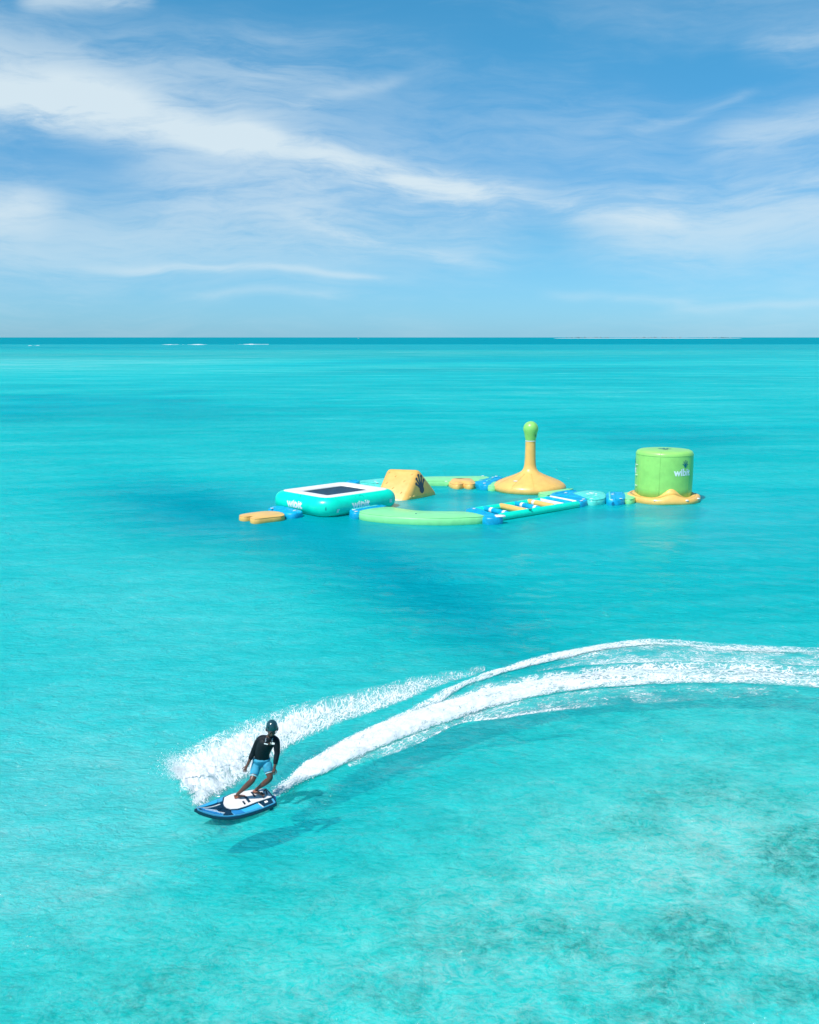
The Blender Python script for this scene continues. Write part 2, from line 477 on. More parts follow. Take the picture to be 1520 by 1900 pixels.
# --- seabed
def seabed():
    x, y, q = polar(0.16, 0.011)
    r = np.hypot(x, y)
    reef = reef_field(x, y)
    z = -0.85 + 0.12 * (fbm(x * .3, y * .3, 4) - .5) + reef * .12 * (fbm(x * 3, y * 3, 3)) - np.clip((r - 120) * .01, 0, 6)
    o = from_np('seabed', np.stack([x, y, z], 1), q)
    attr(o, 'reef', reef)
    tag(o, kind='structure')
    m = bpy.data.materials.new('sand_and_reef'); m.use_nodes = True; t = NT(m.node_tree); b = t.n['Principled BSDF']
    P = t.new('ShaderNodeNewGeometry').outputs['Position']
    rf = t.new('ShaderNodeAttribute', attribute_name='reef').outputs['Fac']
    n1 = t.noise(P, 1.4, 7, .62, .4); n2 = t.noise(P, 7, 5, .6, .8)
    sand = t.mix(t.smooth(n1, .3, .7), (0.58, 0.58, 0.52), (0.76, 0.74, 0.66))
    weed = t.mix(t.smooth(n2, .35, .65), (0.02, 0.20, 0.16), (0.18, 0.40, 0.31))
    n3 = t.noise(P, 3.2, 6, .68, 1.0)
    k = t.m('MULTIPLY', rf, t.smooth(n3, .32, .68, .25, 1.25), clamp=True)
    t.l.new(t.mix(k, sand, weed), b.inputs['Base Color']); b.inputs['Roughness'].default_value = 1; b.inputs['Specular IOR Level'].default_value = 0
    bp = t.new('ShaderNodeBump'); bp.inputs['Strength'].default_value = .8; bp.inputs['Distance'].default_value = .08
    t.l.new(t.add(n1, t.mul(n2, .35)), bp.inputs['Height']); t.l.new(bp.outputs[0], b.inputs['Normal'])
    o.data.materials.append(m)
seabed()

# --- water surface
def water():
    x, y, q = polar(0.10, 0.0062)
    o = from_np('water', np.stack([x, y, wave_h(x, y)], 1), q)
    d = depth_field(x, y)
    attr(o, 'depth', d)
    attr(o, 'chop', 1 - .86 * np.exp(-((x - 6) / 17) ** 2 - ((y - 53) / 10) ** 2))
    PX, PY = to_px(x, y)
    clr = np.clip(1.15 * blob(PX, PY, 1400, 1640, 640, 330) + 1.0 * blob(PX, PY, 480, 1880, 800, 300), 0, 1) * (y > 4)
    attr(o, 'clear', clr)
    attr(o, 'far', sstep(np.hypot(x, y), 25, 110) * 5.5)
    tag(o, kind='structure')
    m = bpy.data.materials.new('lagoon_water'); m.use_nodes = True; t = NT(m.node_tree); t.n.clear()
    P = t.new('ShaderNodeNewGeometry').outputs['Position']
    dep = t.new('ShaderNodeAttribute', attribute_name='depth').outputs['Fac']
    Pm = t.mapping(P, rot=(0, 0, R(12)), scale=(.55, 1, 1))
    big = t.noise(Pm, .45, 4, .55, .3); mid = t.noise(Pm, 1.9, 5, .6, .6); small = t.noise(Pm, 7, 4, .6, 1.0)
    hgt = t.add(t.add(t.mul(big, .22), t.mul(mid, .20)), t.mul(small, .10))
    bp = t.new('ShaderNodeBump'); bp.inputs['Strength'].default_value = 1.0; bp.inputs['Distance'].default_value = 1.0
    t.l.new(t.mul(hgt, t.new('ShaderNodeAttribute', attribute_name='chop').outputs['Fac']), bp.inputs['Height'])
    clr = t.new('ShaderNodeAttribute', attribute_name='clear').outputs['Fac']
    # clear water: Beer-Lambert tint, ripple noise paints wave reflections and refraction into it
    vast = t.noise(t.mapping(P, rot=(0, 0, R(4)), scale=(.28, 1, 1)), .10, 6, .62, .5)
    crinkle = t.m('ABSOLUTE', t.sub(small, .5))
    ripple = t.add(t.add(t.mul(t.sub(mid, .5), 1.8), t.add(t.mul(t.sub(big, .5), 1.2), t.mul(t.sub(vast, .5), t.new('ShaderNodeAttribute', attribute_name='far').outputs['Fac']))), t.mul(t.mul(t.sub(.09, crinkle), 3.8), t.lin(clr, 0, 1, 1, .3)))
    # over the clear shallows a crinkled refraction pattern is painted into the tint
    cv = t.noise(P, 1.6, 3, .5, color=True)
    vm = t.new('ShaderNodeVectorMath', operation='MULTIPLY_ADD'); t.l.new(cv, vm.inputs[0]); vm.inputs[1].default_value = (.7, .7, .3); t.l.new(t.mapping(P, scale=(.8, 1, 1)), vm.inputs[2])
    lens = t.m('ABSOLUTE', t.sub(t.noise(vm.outputs[0], 4.6, 6, .72, .8), .5))
    ripple = t.add(ripple, t.mul(t.sub(lens, .085), t.mul(clr, 10.0)))
    de = t.m('MAXIMUM', t.add(dep, t.mul(ripple, t.lin(dep, 0, 2, .35, .9))), .15)
    tintn = t.xyz(t.m('POWER', .13, de), t.m('POWER', .923, de), t.m('POWER', .915, de))
    tr = t.new('ShaderNodeBsdfTransparent'); t.l.new(tintn, tr.inputs[0])
    # light scattered back by the fine sand in the water
    sc = t.xyz(t.m('MULTIPLY', .34, t.m('POWER', .10, de)), t.m('MULTIPLY', .74, t.m('POWER', .85, de)), t.m('MULTIPLY', .76, t.m('POWER', .882, de)))
    df = t.new('ShaderNodeBsdfDiffuse'); t.l.new(sc, df.inputs[0]); t.l.new(bp.outputs[0], df.inputs['Normal'])
    body = t.new('ShaderNodeMixShader'); t.l.new(t.mul(t.lin(dep, .8, 4.5, .50, .85), t.lin(clr, 0, 1, 1, .40)), body.inputs[0])
    t.l.new(tr.outputs[0], body.inputs[1]); t.l.new(df.outputs[0], body.inputs[2])
    gl = t.new('ShaderNodeBsdfGlossy'); gl.inputs['Roughness'].default_value = .06; t.l.new(bp.outputs[0], gl.inputs['Normal'])
    fr = t.new('ShaderNodeFresnel'); fr.inputs[0].default_value = 1.333; t.l.new(bp.outputs[0], fr.inputs['Normal'])
    chp = t.new('ShaderNodeAttribute', attribute_name='chop').outputs['Fac']
    fac = t.m('MINIMUM', t.mul(fr.outputs[0], .9), t.m('MULTIPLY', t.lin(dep, 3, 5, .16, .03), t.lin(chp, .35, 1, 2.1, 1)))
    out = t.new('ShaderNodeMixShader'); t.l.new(fac, out.inputs[0]); t.l.new(body.outputs[0], out.inputs[1]); t.l.new(gl.outputs[0], out.inputs[2])
    mo = t.new('ShaderNodeOutputMaterial'); t.l.new(out.outputs[0], mo.inputs[0])
    o.data.materials.append(m)
water()

# ------------------------------------------------------------------ printed lettering and hand emblem
def text_mesh(s, height, bold=0.035):
    cu = bpy.data.curves.new('lettering', 'FONT'); cu.body = s; cu.size = 1; cu.align_x = 'CENTER'; cu.offset = bold; cu.resolution_u = 3
    o = bpy.data.objects.new('lettering', cu); COL.objects.link(o)
    dg = bpy.context.evaluated_depsgraph_get(); me = bpy.data.meshes.new_from_object(o.evaluated_get(dg))
    bpy.data.objects.remove(o); bpy.data.curves.remove(cu)
    bm = bmesh.new(); bm.from_mesh(me); bpy.data.meshes.remove(me)
    for _ in range(1): bmesh.ops.subdivide_edges(bm, edges=[e for e in bm.edges if e.calc_length() > .2], cuts=2)
    bmesh.ops.triangulate(bm, faces=bm.faces)
    for v in bm.verts: v.co = Vector((v.co.x * height, v.co.y * height, 0))
    return bm

def hand_mesh(size, spread=1.0):
    """splayed hand print: palm and five round-tipped fingers, in the XY plane"""
    bm = bmesh.new()
    def disc(cx, cy, r, z=0, sx=1, sy=1):
        vs = [bm.verts.new((cx + r * sx * math.cos(a), cy + r * sy * math.sin(a), z)) for a in [2 * math.pi * k / 14 for k in range(14)]]; bm.faces.new(vs)
    disc(0, -.05, .20, 0, 1, 1.05)
    for k, (ang, L) in enumerate(((150, .50), (118, .62), (88, .70), (58, .62), (22, .48))):
        a = R(90 + (ang - 90) * spread); c, s = math.cos(a), math.sin(a)
        p0 = Vector((c * .12, s * .12 - .03)); p1 = Vector((c * L, s * L)); nrm = Vector((-s, c))
        z = .001 * (k + 1)
        vs = [bm.verts.new((*(p0 + nrm * .075), z)), bm.verts.new((*(p0 - nrm * .075), z)), bm.verts.new((*(p1 - nrm * .04), z)), bm.verts.new((*(p1 + nrm * .04), z))]
        bm.faces.new(vs); disc(p1.x, p1.y, .085, z + .0005)
    for v in bm.verts: v.co *= size
    return bm

def put_on(bm, fn):
    for v in bm.verts: v.co = fn(v.co.x, v.co.y, v.co.z)
    return bm

def frame_map(o, ux, uy):
    ux, uy = ux.normalized(), uy.normalized(); n = ux.cross(uy).normalized()
    return lambda x, y, z: o + ux * x + uy * y + n * (z + .006)

def print_part(name, bm, mat, parent):
    me = bpy.data.meshes.new(name); bm.to_mesh(me); bm.free(); return link(name, me, mat, parent, smooth=False)

# ------------------------------------------------------------------ floating park
WL = 0.0
# trampoline ---------------------------------------------------------
def trampoline():
    ht = 1.02
    q = [ground(x, y, ht) for x, y in ((524, 909), (641, 893.5), (719, 907.5), (603, 923.5))]     # outer edge of the white top
    c = sum(q, Vector()) / 4; c.z = 0
    ax = ((q[1] - q[0]) + (q[2] - q[3])); ax.z = 0; La = ax.length / 4; ax.normalize()
    ay = Vector((-ax.y, ax.x, 0)); Lb = abs(((q[1] - q[2]) + (q[0] - q[3])).dot(ay)) / 4
    root = empty('trampoline', c, (0, 0, math.atan2(ax.y, ax.x)))
    thing(root, 'turquoise inflatable water trampoline with white rim and dark jumping mat', 'trampoline')
    r = 0.56; a, b = La + .02 - .05, Lb + .02 - .05
    # rounded-rectangle centre line of the tube
    def path(a, b, cr, n=6):
        pts = []
        for sx, sy, st in ((1, 1, 0), (-1, 1, 90), (-1, -1, 180), (1, -1, 270)):
            for k in range(n + 1):
                t = R(st + 90 * k / n); pts.append(Vector((sx * (a - cr) + cr * math.cos(t), sy * (b - cr) + cr * math.sin(t), 0)))
        full = []
        for i, p in enumerate(pts):
            qn = pts[(i + 1) % len(pts)]; full.append(p)
            if (qn - p).length > 1: full += [p.lerp(qn, t) for t in (.25, .5, .75)]
        return full
    pl = path(a, b, .45)
    bm = bmesh.new()
    sweep(bm, [p + Vector((0, 0, .47)) for p in pl], superprofile(28, r, r - .02, 2.25), closed=True)
    from_bm('tube', bm, M['turquoise'], root)
    # white top pad
    bm = bmesh.new(); rings = []
    for off, z in ((-.71, .93), (-.69, .985), (-.5, 1.025), (-.2, 1.04), (0.0, 1.03), (.08, 1.015), (.11, .985)):
        pr = path(a + off, b + off, max(.08, .45 + off), 6)
        if len(pr) != len(pl):
            pr = [Vector((p.x * (a + off) / a, p.y * (b + off) / b, 0)) for p in pl]
        rings.append([bm.verts.new((p.x, p.y, z)) for p in pr])
    n = len(pl)
    for r0, r1 in zip(rings, rings[1:]):
        for i in range(n): bm.faces.new((r0[i], r0[(i + 1) % n], r1[(i + 1) % n], r1[i]))
    from_bm('top_pad', bm, M['white'], root)
    # jumping mat and webbing edge
    for nm, k, z, mt in (('webbing', .66, .90, M['spring']), ('jumping_mat', .75, .915, M['mat_dark'])):
        bm = bmesh.new(); A, B = a - k, b - k
        vs = [[bm.verts.new((A * (2 * i / 12 - 1), B * (2 * j / 12 - 1), z - .05 * (1 - abs(2 * i / 12 - 1)) * (1 - abs(2 * j / 12 - 1)))) for j in range(13)] for i in range(13)]
        for i in range(12):
            for j in range(12): bm.faces.new((vs[i][j], vs[i + 1][j], vs[i + 1][j + 1], vs[i][j + 1]))
        from_bm(nm, bm, mt, root)
    # seam tapes at the corners, straps and tabs
    for sx, sy in ((1, 1), (-1, 1), (-1, -1), (1, -1)):
        bm = bmesh.new(); cx, cy = sx * (a - .13), sy * (b - .13); dv = Vector((sx, sy, 0)).normalized()
        prev = None
        for k in range(-5, 4):
            t = R(k * 17); p = Vector((cx, cy, .47)) + dv * (r + .006) * math.cos(t) + Vector((0, 0, (r - .012) * math.sin(t)))
            tn = Vector((-dv.y, dv.x, 0)) * .03
            cur = (bm.verts.new(p + tn), bm.verts.new(p - tn))
            if prev: bm.faces.new((prev[0], prev[1], cur[1], cur[0]))
            prev = cur
        from_bm('seam', bm, M['seam'], root)
    def side_map(sgn_axis, along, zc):
        """map print coords onto the outer wall of the tube; sgn_axis: 'y-' near right side, 'x-' left side"""
        def fn(x, y, z):
            th = (zc - .47) / r + y / r
            rad = r - .005 + .012 + z
            if sgn_axis == 'y-': return Vector((along + x, -b - rad * math.cos(th) + 0, .47 + rad * math.sin(th)))
            return Vector((-a - rad * math.cos(th), along - x, .47 + rad * math.sin(th)))
        return fn
    for axn, al in (('y-', -.3), ('x-', .1)):
        print_part('lettering', put_on(text_mesh('wibit', .62), side_map(axn, al, .33)), M['print_white'], root)
        print_part('hand_emblem', put_on(hand_mesh(.28), lambda x, y, z, f=side_map(axn, al, .33): f(x + .18, y + .52, z)), M['print_teal'], root)
    for axn, al, z0 in (('y-', -a + .35, .33), ('y-', a - .35, .45), ('y-', -a + .8, .05)):
        bm = bmesh.new()
        vs = [bm.verts.new((x, y, 0)) for x, y in ((-.09, -.09), (.09, -.09), (.09, .09), (-.09, .09))]; bm.faces.new(vs)
        from_bm('tab', put_on(bm, side_map(axn, al, z0)), M['white'], root)
trampoline()

# foot platform and its blue mat -------------------------------------
def small_tabs(parent, pts, h=.2, s=.10):
    for x, y in pts:
        p = ground(x, y, h); bm = bmesh.new(); box(bm, p, (s * 1.6, s, .035), Matrix.Rotation(.3, 3, 'Z'))
        bmesh.ops.bevel(bm, geom=bm.edges[:], offset=.012, segments=1, affect='EDGES')
        from_bm('strap_tab', bm, M['white'], parent)

def module(name, label, cat, group=None):
    o = empty(name); thing(o, label, cat, group); return o

m = module('step_platform', 'small orange boarding float shaped like a two-toed foot left of the trampoline', 'float')
slab('deck', [(446, 954.5), (470, 950.5), (497, 948), (515, 949), (526, 952.5), (526, 957), (500, 959.5), (475, 962.5), (467, 961.5), (466, 959.5), (474, 957.6), (466, 957), (455, 958.6), (446, 957.5)], .26, .07, M['orange'], m, 1)
small_tabs(m, [(502, 944)])
def mat_with_straps(name, label, poly, h, tabs, ridges, r=.06):
    o = module(name, label, 'connector mat', 'blue mats that join the inflatables')
    slab('mat', poly, h, r, M['blue'], o, 1)
    for (p, q2) in ridges:
        bm = bmesh.new(); capsule(bm, ground(*p, h + .01), ground(*q2, h + .01), .06, 8)
        from_bm('strap', bm, M['blue'] if (p[0] + q2[0]) % 2 < 1 else M['pale_turquoise'], o)
    small_tabs(o, tabs, h + .05)
    return o
mat_with_straps('connector_mat', 'blue connecting mat between the orange foot float and the trampoline', [(497, 943), (508, 939), (520, 938), (545, 943.5), (560, 947.5), (560, 950), (545, 953), (528, 952), (524, 948), (510, 945)], .28, [(505, 943), (547, 947)], [((512, 942), (540, 950)), ((520, 940), (550, 947))])
mat_with_straps('connector_mat', 'blue connecting mat under the near edge of the trampoline at the long green beam', [(648, 947), (657, 943), (706, 936), (719, 938.5), (692, 943), (669, 948), (668, 951), (655, 951.5)], .32, [(657, 946), (661, 949)], [((653, 946), (700, 938.5)), ((660, 947), (706, 939))])

# long green beam, near
m = module('balance_beam', 'long pale green curved beam floating in front of the orange wedge', 'balance beam', 'curved beams of the floating park')
slab('beam', [(669, 947.5), (690, 943.5), (720, 940), (745, 944), (775, 948), (820, 949), (860, 949), (880, 952), (896, 956.5), (896, 958), (840, 960.5), (790, 960.5), (740, 958.5), (700, 955), (670, 951)], .36, .10, M['pale_green'], m, 1)
for (x, y) in ((774, 963), (772, 953)):
    p = ground(x, y, .2 if y > 960 else .40); bm = bmesh.new(); box(bm, p, (.22, .10, .12) if y > 960 else (.12, .05, .04))
    bmesh.ops.bevel(bm, geom=bm.edges[:], offset=.02, segments=2, affect='EDGES'); from_bm('valve', bm, M['white'] if y > 960 else M['print_teal'], m)

# wedge
def wedge():
    A, B = ground(752, 930), ground(817, 915.5)
    mid = (A + B) / 2; C = at_depth(779, 868.5, mid.y + .2)
    v = ground(718, 866.5, C.z) - ground(779, 868.5, C.z)
    root = module('climbing_wedge', 'orange inflatable wedge with foothold dents and a dark hand print', 'wedge')
    base_drop = Vector((0, 0, -.15))
    tri = [A + base_drop, B + base_drop, C]; tri2 = [p + v for p in tri]
    bm = bmesh.new()
    a, b, c = [bm.verts.new(p) for p in tri]; a2, b2, c2 = [bm.verts.new(p) for p in tri2]
    bm.faces.new((a, b, c)); bm.faces.new((c2, b2, a2)); bm.faces.new((a, c, c2, a2)); bm.faces.new((c, b, b2, c2)); bm.faces.new((a, a2, b2, b))
    bmesh.ops.recalc_face_normals(bm, faces=bm.faces)
    bmesh.ops.bevel(bm, geom=bm.edges[:], offset=.3, segments=5, profile=.55, affect='EDGES')
    bmesh.ops.triangulate(bm, faces=[f for f in bm.faces if len(f.verts) > 4])
    from_bm('body', bm, M['orange_deep'], root)
    # foothold dents on the left face
    n = (tri[2] - tri[0]).cross(v).normalized()
    if n.dot(Vector((-1, -1, 1))) < 0: n = -n
    up = (tri[2] - tri[0]).normalized(); al = v.normalized()
    for s, t in ((.25, .30), (.55, .42), (.80, .55), (.30, .62), (.62, .75), (.85, .85), (.15, .82)):
        p = tri[0] + (tri[2] - tri[0]) * t + v * s + n * .01
        bm = bmesh.new(); capsule(bm, p - up * .07 + al * .04, p + up * .05 - al * .03, .022, 8)
        from_bm('foothold', bm, M['orange_deep'], root)
    # hand print on the end face
    n2 = (B - A).cross(C - A).normalized()
    if n2.y > 0: n2 = -n2
    ux = (B - A).normalized(); uy = (C - (A + B) / 2); uy = (uy - ux * uy.dot(ux)).normalized()
    if ux.cross(uy).dot(n2) < 0: ux = -ux
    def hit(px, py):
        d = ray(px, py); o = Vector((0, 0, H)); t = (A + base_drop - o).dot(n2) / d.dot(n2); return o + d * t
    P0 = hit(782, 906)
    fm = frame_map(P0 + n2 * .012, ux * math.cos(R(14)) + uy * math.sin(R(14)), uy * math.cos(R(14)) - ux * math.sin(R(14)))
    print_part('hand_print', put_on(hand_mesh(1.15, .72), fm), M['print_navy'], root)
    for t in (.1, .2):
        bm = bmesh.new(); p = A.lerp(B, t) + Vector((0, 0, .18)) + n2 * .02; capsule(bm, p, p + Vector((.12, .02, .03)), .03, 6); from_bm('tie_loop', bm, M['orange'], root)
    # seam ridge round the end face
wedge()

m = module('float_panel', 'pale turquoise flat float behind the trampoline', 'float')
slab('deck', [(662, 893), (690, 889.5), (718, 887), (748, 887), (748, 898), (718, 898.5), (694, 896.5)], .30, .08, M['pale_turquoise'], m, 1)
small_tabs(m, [(697, 893), (700, 896)], .34)
mat_with_straps('connector_mat', 'thin blue connecting mat behind the far corner of the trampoline', [(640, 894), (652, 890.5), (664, 890.5), (668, 893), (655, 896)], .28, [], [((648, 893), (662, 892))])

m = module('balance_beam', 'pale green curved beam at the back between wedge and orange spinner', 'balance beam', 'curved beams of the floating park')
slab('beam', [(760, 887), (787, 884.6), (840, 884), (885, 883.6), (900, 883.6), (908, 886), (898, 890), (880, 892.5), (840, 892), (800, 891.6), (768, 892.5)], .36, .09, M['pale_green'], m, 1)
small_tabs(m, [(828, 893), (896, 883)], .36)
# orange starfish-like foot step
m = module('step_float', 'small lobed orange step float beside the back green beam', 'float')
slab('deck', [(834, 891.5), (843, 889), (853, 891), (862, 889.5), (876, 889.5), (883, 894), (878, 898.5), (868, 898.8), (860, 896), (852, 899.2), (841, 898), (835, 895)], .30, .09, M['orange'], m, 2, crown=.10)
mat_with_straps('connector_mat', 'blue connecting mat between the back green beam and the orange spinner', [(881, 896), (884, 891.5), (895, 888), (925, 883.5), (933, 885), (925, 889.5), (914, 894), (908, 900), (894, 899)], .32, [(915, 885.5), (899, 896.5), (921, 883.7)], [((888, 892), (926, 885.5)), ((903, 893), (914, 888))])
m = module('corner_pad', 'pale green corner pad tucked against the left side of the orange spinner', 'float')
slab('deck', [(905, 897.5), (914, 894), (924, 893), (926, 901), (916, 903), (906, 901.5)], .28, .06, M['pale_green'], m, 1)

def lathe(bm, prof, seg, c=Vector((0, 0, 0)), fn=None):
    rings = []
    for r, z in prof:
        ring = []
        for k in range(seg):
            a = 2 * math.pi * k / seg; rr, zz = (fn(a, r, z) if fn else (r, z))
            ring.append(bm.verts.new(c + Vector((rr * math.cos(a), rr * math.sin(a), zz))))
        rings.append(ring)
    for r0, r1 in zip(rings, rings[1:]):
        for k in range(seg): bm.faces.new((r0[k], r0[(k + 1) % seg], r1[(k + 1) % seg], r1[k]))
    bm.faces.new(rings[0]); bm.faces.new(rings[-1])

def spinner():
    near = ground(983, 919.5, .0); s = ppm(near.y + 2); r = 67.5 / s
    c = Vector((0, near.y + r, 0)); c.x = at_depth(983, 900, c.y).x
    Z = lambda py: at_depth(983, py, c.y).z
    root = empty('spinner_cone', c)
    thing(root, 'orange inflatable cone with a tall post topped by a green ball', 'spinner')
    bm = bmesh.new()
    z874, z859, z817 = Z(874.5), Z(858), Z(817)
    prof = [(r * .90, -.12), (r * .97, .0), (r, .16), (r * .985, .32), (r * .93, .45), (r * .85, .56), (r * .75, .65), (r * .64, .75), (r * .52, .85), (r * .40, .96), (r * .30, 1.07), (r * .225, 1.20), (r * .18, 1.36), (r * .158, 1.6), (r * .148, 1.95), (r * .138, z817 - .06), (r * .135, z817)]
    lathe(bm, prof, 48); from_bm('body', bm, M['orange'], root)
    # ball top
    zb = Z(795.6); rb = 14 / s
    prof = [(r * .139, z817 - .02), (r * .142, z817 + .05), (rb * .78, z817 + .22)] + [(rb * math.sin(R(a)), zb - rb * math.cos(R(a))) for a in (62, 80, 100, 120, 140, 158, 172, 178)]
    bm = bmesh.new(); lathe(bm, prof, 32); from_bm('ball_top', bm, M['green'], root)
    bm = bmesh.new(); sweep(bm, [Vector((r * .143 * math.cos(a), r * .143 * math.sin(a), z817 - .03)) for a in [2 * math.pi * k / 24 for k in range(24)]], superprofile(6, .008, .03), closed=True)
    from_bm('collar', bm, M['white'], root)
    f = lambda x, y, z: Vector(((rb * .9 + .01) * math.sin(.7 + x), -(rb * .9 + .01) * math.cos(.7 + x), z817 + .26 + y))
    print_part('hand_emblem', put_on(hand_mesh(.22), f), M['print_teal'], root)
    # welded radial seams
    for k in range(10):
        a = 2 * math.pi * (k + .5) / 10; bm = bmesh.new()
        pts = [Vector((q[0] * math.cos(a), q[0] * math.sin(a), q[1] + .002)) for q in [(r * .985, .32), (r * .93, .455), (r * .85, .567), (r * .75, .657), (r * .64, .757), (r * .52, .857), (r * .40, .967), (r * .305, 1.077)]]
        sweep(bm, pts, superprofile(4, .012, .006)); from_bm('seam', bm, M['orange'], root)
    p = Vector((-r * .44, -r * .52, .72)); bm = bmesh.new(); bmesh.ops.create_uvsphere(bm, u_segments=12, v_segments=8, radius=.09, matrix=Matrix.Translation(p) @ Matrix.Diagonal((1.8, 1, .35, 1)))
    from_bm('valve_patch', bm, M['white'], root)
spinner()

m = module('corner_pad', 'thin pale green pad tucked under the front right rim of the orange spinner', 'float')
slab('deck', [(998, 913.5), (1020, 911), (1058, 905.8), (1064, 907), (1032, 913), (1019, 918.5), (1006, 917)], .30, .05, M['pale_green'], m, 1)
mat_with_straps('connector_mat', 'blue connecting mat between the ladder bridge and the orange spinner', [(1020, 919), (1026, 913.5), (1058, 908.5), (1072, 911), (1089, 922), (1091, 928), (1074, 933), (1066, 927.5), (1040, 922.5)], .30, [(1083, 926), (1079, 929), (1050, 914)], [((1028, 916), (1068, 910.5)), ((1040, 919), (1086, 925)), ((1046, 913), (1060, 910.6))])

# ladder bridge ---------------------------------------------------------
def bridge():
    root = module('ladder_bridge', 'turquoise floating ladder bridge with orange and blue rolling rungs', 'ladder bridge')
    h = .28
    n0, n1 = ground(925, 955, h), ground(1075, 931, h)
    f0, f1 = ground(878, 944, h), ground(1026, 921.5, h)
    for a, b, nm in ((n0, n1, 'side_tube'), (f0, f1, 'side_tube')):
        bm = bmesh.new(); capsule(bm, Vector((a.x, a.y, .14)), Vector((b.x, b.y, .14)), .25, 14, .8); from_bm(nm, bm, M['turquoise'], root)
    def rung(t, mat, r=.13, white=(.3,), dz=.22):
        a = f0.lerp(f1, t); b = n0.lerp(n1, t); a.z = b.z = dz
        bm = bmesh.new(); capsule(bm, a, b, r, 12); ru = from_bm('rung', bm, mat, root)
        for k in white:
            d = (b - a); p = a + d * k; q = a + d * (k + .09); bm = bmesh.new()
            sweep(bm, [p, (p + q) / 2, q], superprofile(12, r * 1.06, r * 1.06)); from_bm('band', bm, M['white'], ru)
    rung(.12, M['blue'], .15, (.30, .80)); rung(.32, M['orange'], .17, ()); rung(.50, M['blue'], .15, (.28, .78))
    rung(.67, M['orange'], .17, (.22,)); rung(.82, M['white'], .10, ()); rung(.90, M['blue'], .16, ()); rung(.96, M['white'], .08, (), .30)
    rung(.40, M['white'], .09, (), .18); rung(.76, M['white'], .09, (), .18)
    for x, y in ((984, 944.5), (930, 957)):
        p = ground(x, y, .36); bm = bmesh.new(); box(bm, p, (.16, .1, .06)); from_bm('tie_loop', bm, M['seam'] if x > 960 else M['white'], root)
bridge()
o = mat_with_straps('connector_mat', 'blue connecting mat with white patch between long green beam and ladder bridge', [(862, 945), (878, 941), (890, 943.5), (905, 950), (925, 955), (932, 957), (930, 960), (898, 961), (895, 954), (880, 949)], .33, [(880, 943.5)], [((880, 944), (912, 954)), ((888, 948), (922, 957))])
bm = bmesh.new(); box(bm, ground(928, 957.5, .36), (.5, .4, .10), Matrix.Rotation(.2, 3, 'Z')); bmesh.ops.bevel(bm, geom=bm.edges[:], offset=.03, segments=2, affect='EDGES')
from_bm('patch', bm, M['white'], o)

m = module('mottled_float', 'pale turquoise mottled float right of the ladder bridge', 'float')
slab('deck', [(1062, 914.5), (1075, 912), (1092, 910), (1112, 911.3), (1122, 914.5), (1123, 924), (1110, 927), (1094, 928), (1086, 922)], .34, .09, M['pale_turquoise'], m, 1)
random.seed(11)
for k in range(16):
    p = ground(random.uniform(1090, 1118), random.uniform(914, 925), .365); bm = bmesh.new()
    bmesh.ops.create_uvsphere(bm, u_segments=8, v_segments=5, radius=1, matrix=Matrix.Translation(p) @ Matrix.Rotation(random.random() * 3, 4, 'Z') @ Matrix.Diagonal((random.uniform(.06, .13), random.uniform(.04, .08), .02, 1)))
    from_bm('foothold', bm, M['white'] if k % 3 else M['turquoise'], m)
mat_with_straps('connector_mat', 'blue connecting mat between the mottled float and the green tower', [(1125, 914), (1135, 913), (1156, 912.6), (1160, 917), (1160, 925.5), (1143, 928), (1126, 927)], .33, [(1137, 917), (1135, 927), (1152, 925)], [((1131, 914), (1132, 927)), ((1139, 913.6), (1141, 927)), ((1154, 913.6), (1156, 926))])
m = module('corner_pad', 'pale green corner pad at the left edge of the tower skirt', 'float')
slab('deck', [(1157, 914.5), (1166, 913), (1178, 912), (1182, 920), (1172, 926.5), (1159, 925.5)], .30, .06, M['pale_green'], m, 1)

